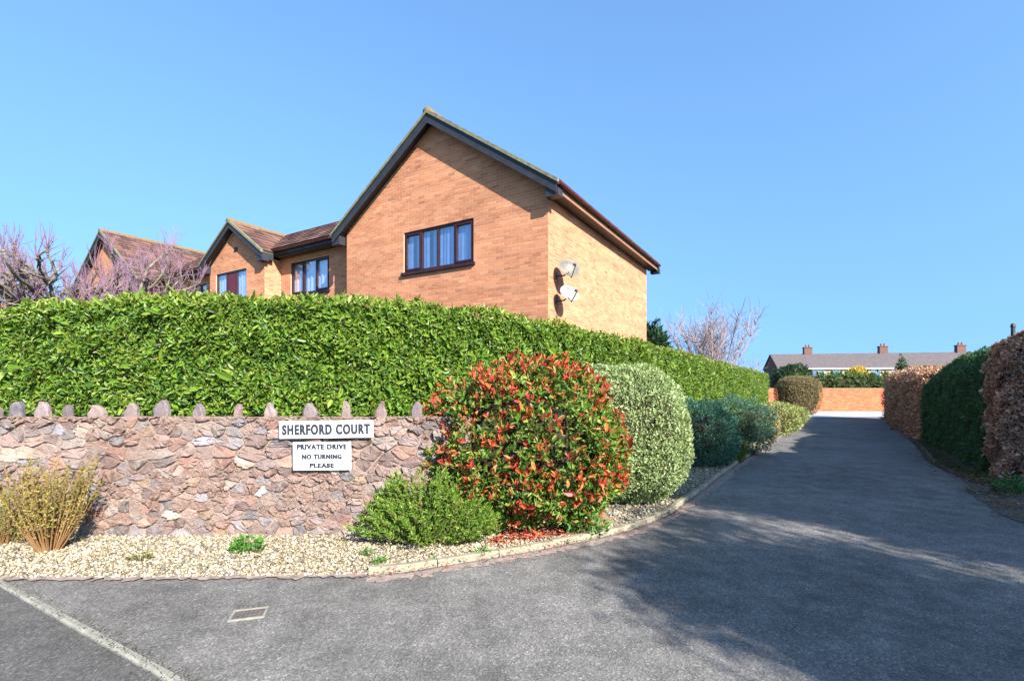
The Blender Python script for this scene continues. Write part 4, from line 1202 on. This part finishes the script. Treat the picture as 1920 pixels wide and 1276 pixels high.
for p, d in knobs:
    bm = bmesh.new(); bmesh.ops.create_icosphere(bm, subdivisions=1, radius=.026)
    lb.add([tuple(np.array(v.co) * rng.uniform(.8, 1.25) + p) for v in bm.verts], [[v.index for v in f.verts] for f in bm.faces]); bm.free()
    for k in range(rng.integers(8, 13)):
        dd = np.array([rng.normal(0, .30), rng.normal(0, .30), 1.0]) + d * .3
        pp, _ = grow(sh, p, dd, rng.uniform(.2, .62), .0046, 4, .08, .03, .45, 4)
        if rng.uniform() < .5: grow(sh, pp[2], dd + rng.normal(0, .4, 3), rng.uniform(.15, .4), .005, 3, .1, .03, .4, 4)
lb.build('branch', M['bark_lichen'], pt, True)['kind'] = 'stuff'
sh.build('shoot', M['shoot_purple'], pt)['kind'] = 'stuff'

def vase_tree(name, label, x, y, H, spread, nst, mat, mat2, z0=0.0, rad=.06, tw=26):
    t = thing(name, label, 'tree', (x, y, z0))
    tr = MB(); br = MB()
    grow(tr, (0, 0, -.1), (0, 0, 1), H * .2, rad * 2.2, 4, .03, 0, .9, 8); tr.build('trunk', mat, t, True)
    for i in range(nst):
        a = i * 2.4 + rng.uniform(-.4, .4); q = math.sqrt((i + .5) / nst)
        e = np.array([math.cos(a) * spread * q * .8, math.sin(a) * spread * q * .8, H * .72 * rng.uniform(.9, 1.1)])
        pts, d = grow(br, (0, 0, H * .14), e, H * rng.uniform(.5, .72), rad, 7, .06, .03, .35, 5)
        for k in range(tw):
            b = pts[rng.integers(2, 8)]
            dd = d + rng.normal(0, .42, 3); dd[2] = abs(dd[2]) + .1
            p2, d2 = grow(br, b, dd, H * rng.uniform(.10, .26), rad * .30, 4, .1, .04, .4, 4)
            for kk in range(2):
                grow(br, p2[rng.integers(1, 4)], d2 + rng.normal(0, .5, 3), H * rng.uniform(.05, .13), rad * .17, 3, .12, .04, .4, 3)
    br.build('branch', mat2, t)['kind'] = 'stuff'
    return t
vase_tree('bare_tree', 'bare multi stemmed tree with pale twigs right of the brick building', 11.0, 27.0, 6.6, 3.2, 19, M['twig_grey'], M['twig_grey'], 0, .05, 34)
vase_tree('bare_sapling', 'small bare tree between the pale twigged tree and the clipped bush', 20.0, 41.0, 4.6, 1.7, 8, M['twig_grey'], M['twig_grey'], 0, .04, 16)

# evergreen behind the house corner
eg = [(.020, .055, .025), (.03, .075, .03), (.015, .04, .018), (.045, .085, .04)]
blob('evergreen_tree', 'small dark evergreen tree peeping out behind the right corner of the brick building', 7.0, 24.6, .95, .95, 4.6, dict(n=9000, L=.22, ratio=.34, depth=.1, out=.6, up=.4, rand=.6, simple=True, pal=eg), cat='tree', mat='leaf_matt', zc=.55, amp=.16, power=2.0, stems=5)

# ------------------------------------------------------------------ far end of the drive
M['red_mortar'] = mottled('red_mortar', lin(172, 96, 64), lin(186, 110, 78), 5, 0.95, 0.1, .002)
WYF = 32.0
fw = thing('garden_wall', 'low orange brick garden wall across the far end of the drive', 'wall', (27, WYF, 0))
mb = MB(); mb.box(-12.5, 14, .0, .215, -.1, 1.45); mb.build('brick_face', M['red_mortar'], fw)
V = []; F = []; nb = 0; T0 = np.array([[0,0,0],[1,0,0],[1,0,1],[0,0,1],[0,1,0],[1,1,0],[1,1,1],[0,1,1]], dtype=float); FB = np.array([[0,1,2,3],[0,4,5,1],[1,5,6,2],[2,6,7,3],[3,7,4,0]])
for r in range(19):
    x = -12.5 - .1125 * (r % 2)
    while x < 2:
        V.append(np.array([max(x, -12.5), -.006, .02 + r * .075]) + T0 * np.array([.215, .008, .065])); F.append(FB + 8 * nb); nb += 1; x += .225
o = link('brickwork', npmesh('brickwork', np.concatenate(V), np.concatenate(F), M['brick'], np.repeat(pick([lin(188, 98, 66), lin(182, 92, 60), lin(190, 106, 74), lin(172, 86, 58)], nb, None, .05), 8, 0)), fw); o['kind'] = 'stuff'
cpm = None
for i in range(50):
    if cpm is None: cpm = MB().box(0, .52, -.03, .245, 1.452, 1.53).build('coping', M['soffit'], fw, False, (-12.5, 0, 0)).data
    else: link('coping', cpm, fw, (-12.5 + i * .53, 0, 0))

far = lambda px, d: ((px - 960) / 911 * d, d)
lg = dict(n=7000, L=.16, ratio=.5, pal=[(.045, .10, .025), (.065, .13, .03), (.03, .07, .02), (.09, .15, .04)], out=.4, up=.3, rand=.7, depth=.08, simple=True)
hp3 = catmull([(*far(1500, 36), 2.35), (*far(1580, 35.6), 2.5), (*far(1680, 35.2), 2.45), (*far(1760, 35), 2.5)], 8)
hedge('garden_hedge', 'green hedge along the top of the far brick garden wall', hp3, 0.0, 1.4, .3, lg, side=1, mat='leaf_matt', amp=.16)
x, y = far(1487, 43); blob('laurustinus_bush', 'dark green round bush in front of the far terrace gable', x, y, 1.55, 1.4, 3.55, dict(n=6000, L=.2, ratio=.45, depth=.12, out=.5, up=.3, rand=.7, simple=True, pal=eg), cat='bush', mat='leaf_matt', amp=.12)
x, y = far(1606, 44); blob('forsythia_bush', 'yellow flowering bush in front of the far terrace', x, y, .95, .9, 3.35, dict(n=3500, L=.17, ratio=.5, depth=.1, out=.5, up=.5, rand=.7, simple=True, pal=[(.55, .38, .03), (.62, .45, .06), (.42, .34, .04)]), cat='bush', mat='leaf_matt', amp=.15)
x, y = far(1691, 58); blob('garden_conifer', 'small green conifer in front of the far terrace roof', x, y, .9, .9, 5.2, dict(n=3500, L=.2, ratio=.35, depth=.1, out=.5, up=.5, rand=.6, simple=True, pal=[(.05, .11, .04), (.035, .085, .03), (.08, .13, .05)]), cat='tree', mat='leaf_matt', zc=.35, amp=.1, power=1.5, stems=4)

M['far_brick'] = mottled('terrace_brick', lin(92, 68, 62), lin(112, 84, 76), 6, 0.9, 0.2, .01)
M['far_render'] = mottled('terrace_render', lin(150, 128, 100), lin(172, 148, 116), 3, 0.9, 0.1, .01)
M['far_roof'] = mottled('terrace_roof', lin(80, 73, 74), lin(104, 95, 94), 3, 0.85, 0.3, .02)
M['red_roof'] = mottled('red_brown_roof', lin(112, 62, 52), lin(140, 82, 66), 3, 0.85, 0.3, .02)
M['pvc'] = mottled('white_frame', lin(180, 180, 180), lin(192, 192, 192), 2, 0.4, 0.0)
M['far_glass'] = glass_mat('far_window_glass', 0.25, (.25, .28, .32))
def house(name, label, F, ang, L, D, ze, zr, wallm, roofm, chimneys=(), bays=(), gable_mat=None):
    """simple pitched building: front-left corner F, front towards -y local"""
    t = thing(name, label, 'house', (F[0], F[1], 0), ang)
    MB().box(0, L, 0, .25, -.2, ze).build('wall', wallm, t)
    MB().box(0, L, D - .25, D, -.2, ze).build('wall', wallm, t)
    for x0 in (0, L - .25):
        w = MB(); a, b = x0, x0 + .25
        prof = [(.252, -.2), (D - .252, -.2), (D - .252, ze), (D / 2, zr - .12), (.252, ze)]
        n = 5; vs = [(a, yy, zz) for yy, zz in prof] + [(b, yy, zz) for yy, zz in prof]
        w.add(vs, [tuple(range(n - 1, -1, -1)), tuple(range(n, 2 * n))] + [(i, (i + 1) % n, n + (i + 1) % n, n + i) for i in range(n)])
        w.build('gable', gable_mat or wallm, t)
    for s in (0, 1):
        y0 = -.35 if s == 0 else D + .35
        k = (zr - ze) / (D / 2); z0 = ze - .35 * k + .10; z1 = zr + .10 - .12 + .12
        u = Vector((0, D / 2 - y0, z1 - z0)); nn = Vector((0, -u.z, u.y)).normalized()
        if nn.z < 0: nn = -nn
        mb = MB(); p0 = Vector((-.15, y0, z0)); p1 = Vector((L + .15, y0, z0))
        rows = 14
        for i in range(rows):          # stepped courses
            a = p0 + u * (i / rows); b = p0 + u * ((i + 1) / rows)
            lift = nn * .04
            q = [a + lift, p1 + u * (i / rows) + lift, p1 + u * ((i + 1) / rows) + nn * .008, b + nn * .008]
            mb.add([v - nn * .05 for v in q] + q, [(3,2,1,0),(4,5,6,7),(0,1,5,4),(1,2,6,5),(2,3,7,6),(3,0,4,7)])
        mb.build('roof', roofm, t)
    MB().box(-.1, L + .1, -.36, -.30, ze - .30, ze - .06).build('fascia', M['pvc'], t)
    for x0 in chimneys:
        c = MB(); c.box(x0 - .65, x0 + .65, D / 2 - .4, D / 2 + .4, zr - .8, zr + 1.15); c.box(x0 - .72, x0 + .72, D / 2 - .47, D / 2 + .47, zr + 1.152, zr + 1.3)
        ch = c.build('chimney', M['far_brick'], t)
        for k in (-.25, .25):
            pb = MB(); pb.tube([(x0 + k, D / 2, zr + 1.3), (x0 + k, D / 2, zr + 1.75)], [.17, .13], 8); pb.build('chimney_pot', M['red_roof'], ch)
    for x0, w_, h_ in bays:
        z1 = ze - .42; z0 = z1 - h_
        f = MB(); q = .07
        f.box(x0, x0 + w_, -.05, -.005, z0, z0 + q); f.box(x0, x0 + w_, -.05, -.005, z1 - q, z1)
        f.box(x0, x0 + q, -.05, -.005, z0 + q, z1 - q); f.box(x0 + w_ - q, x0 + w_, -.05, -.005, z0 + q, z1 - q); f.box(x0 + w_ / 2 - .03, x0 + w_ / 2 + .03, -.05, -.005, z0 + q, z1 - q)
        wd = f.build('window', M['pvc'], t)
        for a, b in ((x0 + q, x0 + w_ / 2 - .03), (x0 + w_ / 2 + .03, x0 + w_ - q)): MB().box(a, b, -.03, -.02, z0 + q, z1 - q).build('pane', M['far_glass'], wd)
    return t
Fx, Fy = far(1459, 86)
house('terraced_houses', 'far terrace with long grey roof and three brick chimneys beyond the garden wall', (Fx, Fy), -R(11), 42, 8, 4.95, 7.55, M['far_render'], M['far_roof'], (6.2, 18.4, 30.3),
      [(2.5 + i * 3.05, 1.9 if i % 2 else 1.4, 1.25) for i in range(12)], M['far_brick'])
Fx, Fy = far(1236, 58)
house('brown_roofed_house', 'distant brown roof low behind the pale twigged bare tree', (Fx, Fy), R(4), 5.2, 7, 4.2, 6.0, M['far_brick'], M['red_roof'])
house('red_roofed_house', 'red brown roof at far left edge behind the pollarded tree', (-36.5, 31), R(-6), 7.6, 7, 5.0, 7.4, M['far_brick'], M['red_roof'], (), [(2, 1.6, 1.2), (5, 1.6, 1.2)])
house('grey_roofed_house', 'grey roof just showing over the brown hedge at right picture edge', (29.6, 27.0), R(-20), 9, 7, 2.8, 4.5, M['far_brick'], M['far_roof'])
# post behind the right hedges
pp = thing('wooden_post', 'thin dark post standing behind the brown and green hedges at right edge', 'post', (10.52, 10.2, 0))
MB().tube([(0, 0, 0), (0, 0, 2.86)], [.05, .036], 8).build('shaft', M['dark_metal'], pp)
MB().tube([(0, 0, 2.86), (0, 0, 2.93)], [.05, .03], 8).build('cap', M['dark_metal'], pp)

# ------------------------------------------------------------------ trees beside the camera that shade the drive
def shade_tree(name, label, q0, q1, a0, zlo, top, ncl, n, L, seed, pal, sparse=None):
    """a broad crown reaching from q0 to q1 across the sun's direction, its upper outline given by top(q)"""
    S2 = np.array([SUN_H.x, SUN_H.y]); Q2 = np.array([-SUN_H.y, SUN_H.x])
    r = np.random.default_rng(seed)
    base = Q2 * (q0 + q1) / 2 + S2 * a0
    t = thing(name, label, 'tree', (base[0], base[1], 0))
    zt = max(top(q) for q in np.linspace(q0, q1, 9))
    tr = MB(); grow(tr, (0, 0, -.1), (0, 0, 1), zt * .72, .17, 7, .03, 0, .45, 9); tr.build('trunk', M['bark'], t, True)
    q = r.uniform(q0, q1, ncl); a = r.normal(0, .75, ncl); z = zlo + (np.array([top(k) for k in q]) - zlo) * r.uniform(0, 1, ncl) ** .85
    if sparse is not None:
        k = r.uniform(0, 1, ncl) < sparse(q); q, a, z = q[k], a[k], z[k]; ncl = len(q)
    c = np.concatenate([Q2[None] * (q - (q0 + q1) / 2)[:, None] + S2[None] * a[:, None], z[:, None]], 1)
    br = MB()
    for e in c:
        zz = min(zt * .66, e[2] * .62)
        br.tube([(0, 0, zz), e * np.array([.5, .5, 0]) + np.array([0, 0, zz * .45 + e[2] * .55]), e], [.035, .022, .009], 4)
    br.build('branch', M['bark'], t)['kind'] = 'stuff'
    k = r.integers(0, ncl, n)
    P = c[k] + r.normal(0, 1, (n, 3)) * np.array([.22, .22, .15])
    o = link('crown', leaf_mesh('crown', P, r.normal(0, 1, (n, 3)), r.normal(0, .7, (n, 3)) + np.array([0, 0, .7]), L * np.exp(r.normal(0, .25, n)), L * .42, pick(pal, n, None, .15), M['leaf_matt'], simple=True), t)
    o['kind'] = 'stuff'
GT = [(.04, .09, .025), (.06, .12, .03), (.03, .07, .02)]
TE = math.tan(SUN_EL)
edge = lambda q: np.interp(q, [2.3, 3.2, 4.5, 5.8, 6.3, 7.2, 9.0, 10.5, 12], [-1.5, -2.45, -3.1, -3.8, -5.5, -6.3, -6.6, -6.7, -6.3])
shade_tree('shade_tree', 'leafy evergreen tree beside the entrance, smaller of two casting the drive shadow', 2.95, 5.5, 6.5, 3.8, lambda q: (6.5 - edge(q)) * TE - .1, 150, 24000, .115, 3, GT, lambda q: np.interp(q, [3.6, 4.6, 5.6], [1, .78, .5]))
shade_tree('shade_tree', 'leafy evergreen tree beside the entrance, taller of two casting the drive shadow', 6.08, 11.9, 6.6, 4.3, lambda q: (6.6 - edge(q)) * TE - .1, 330, 85000, .13, 8, GT)
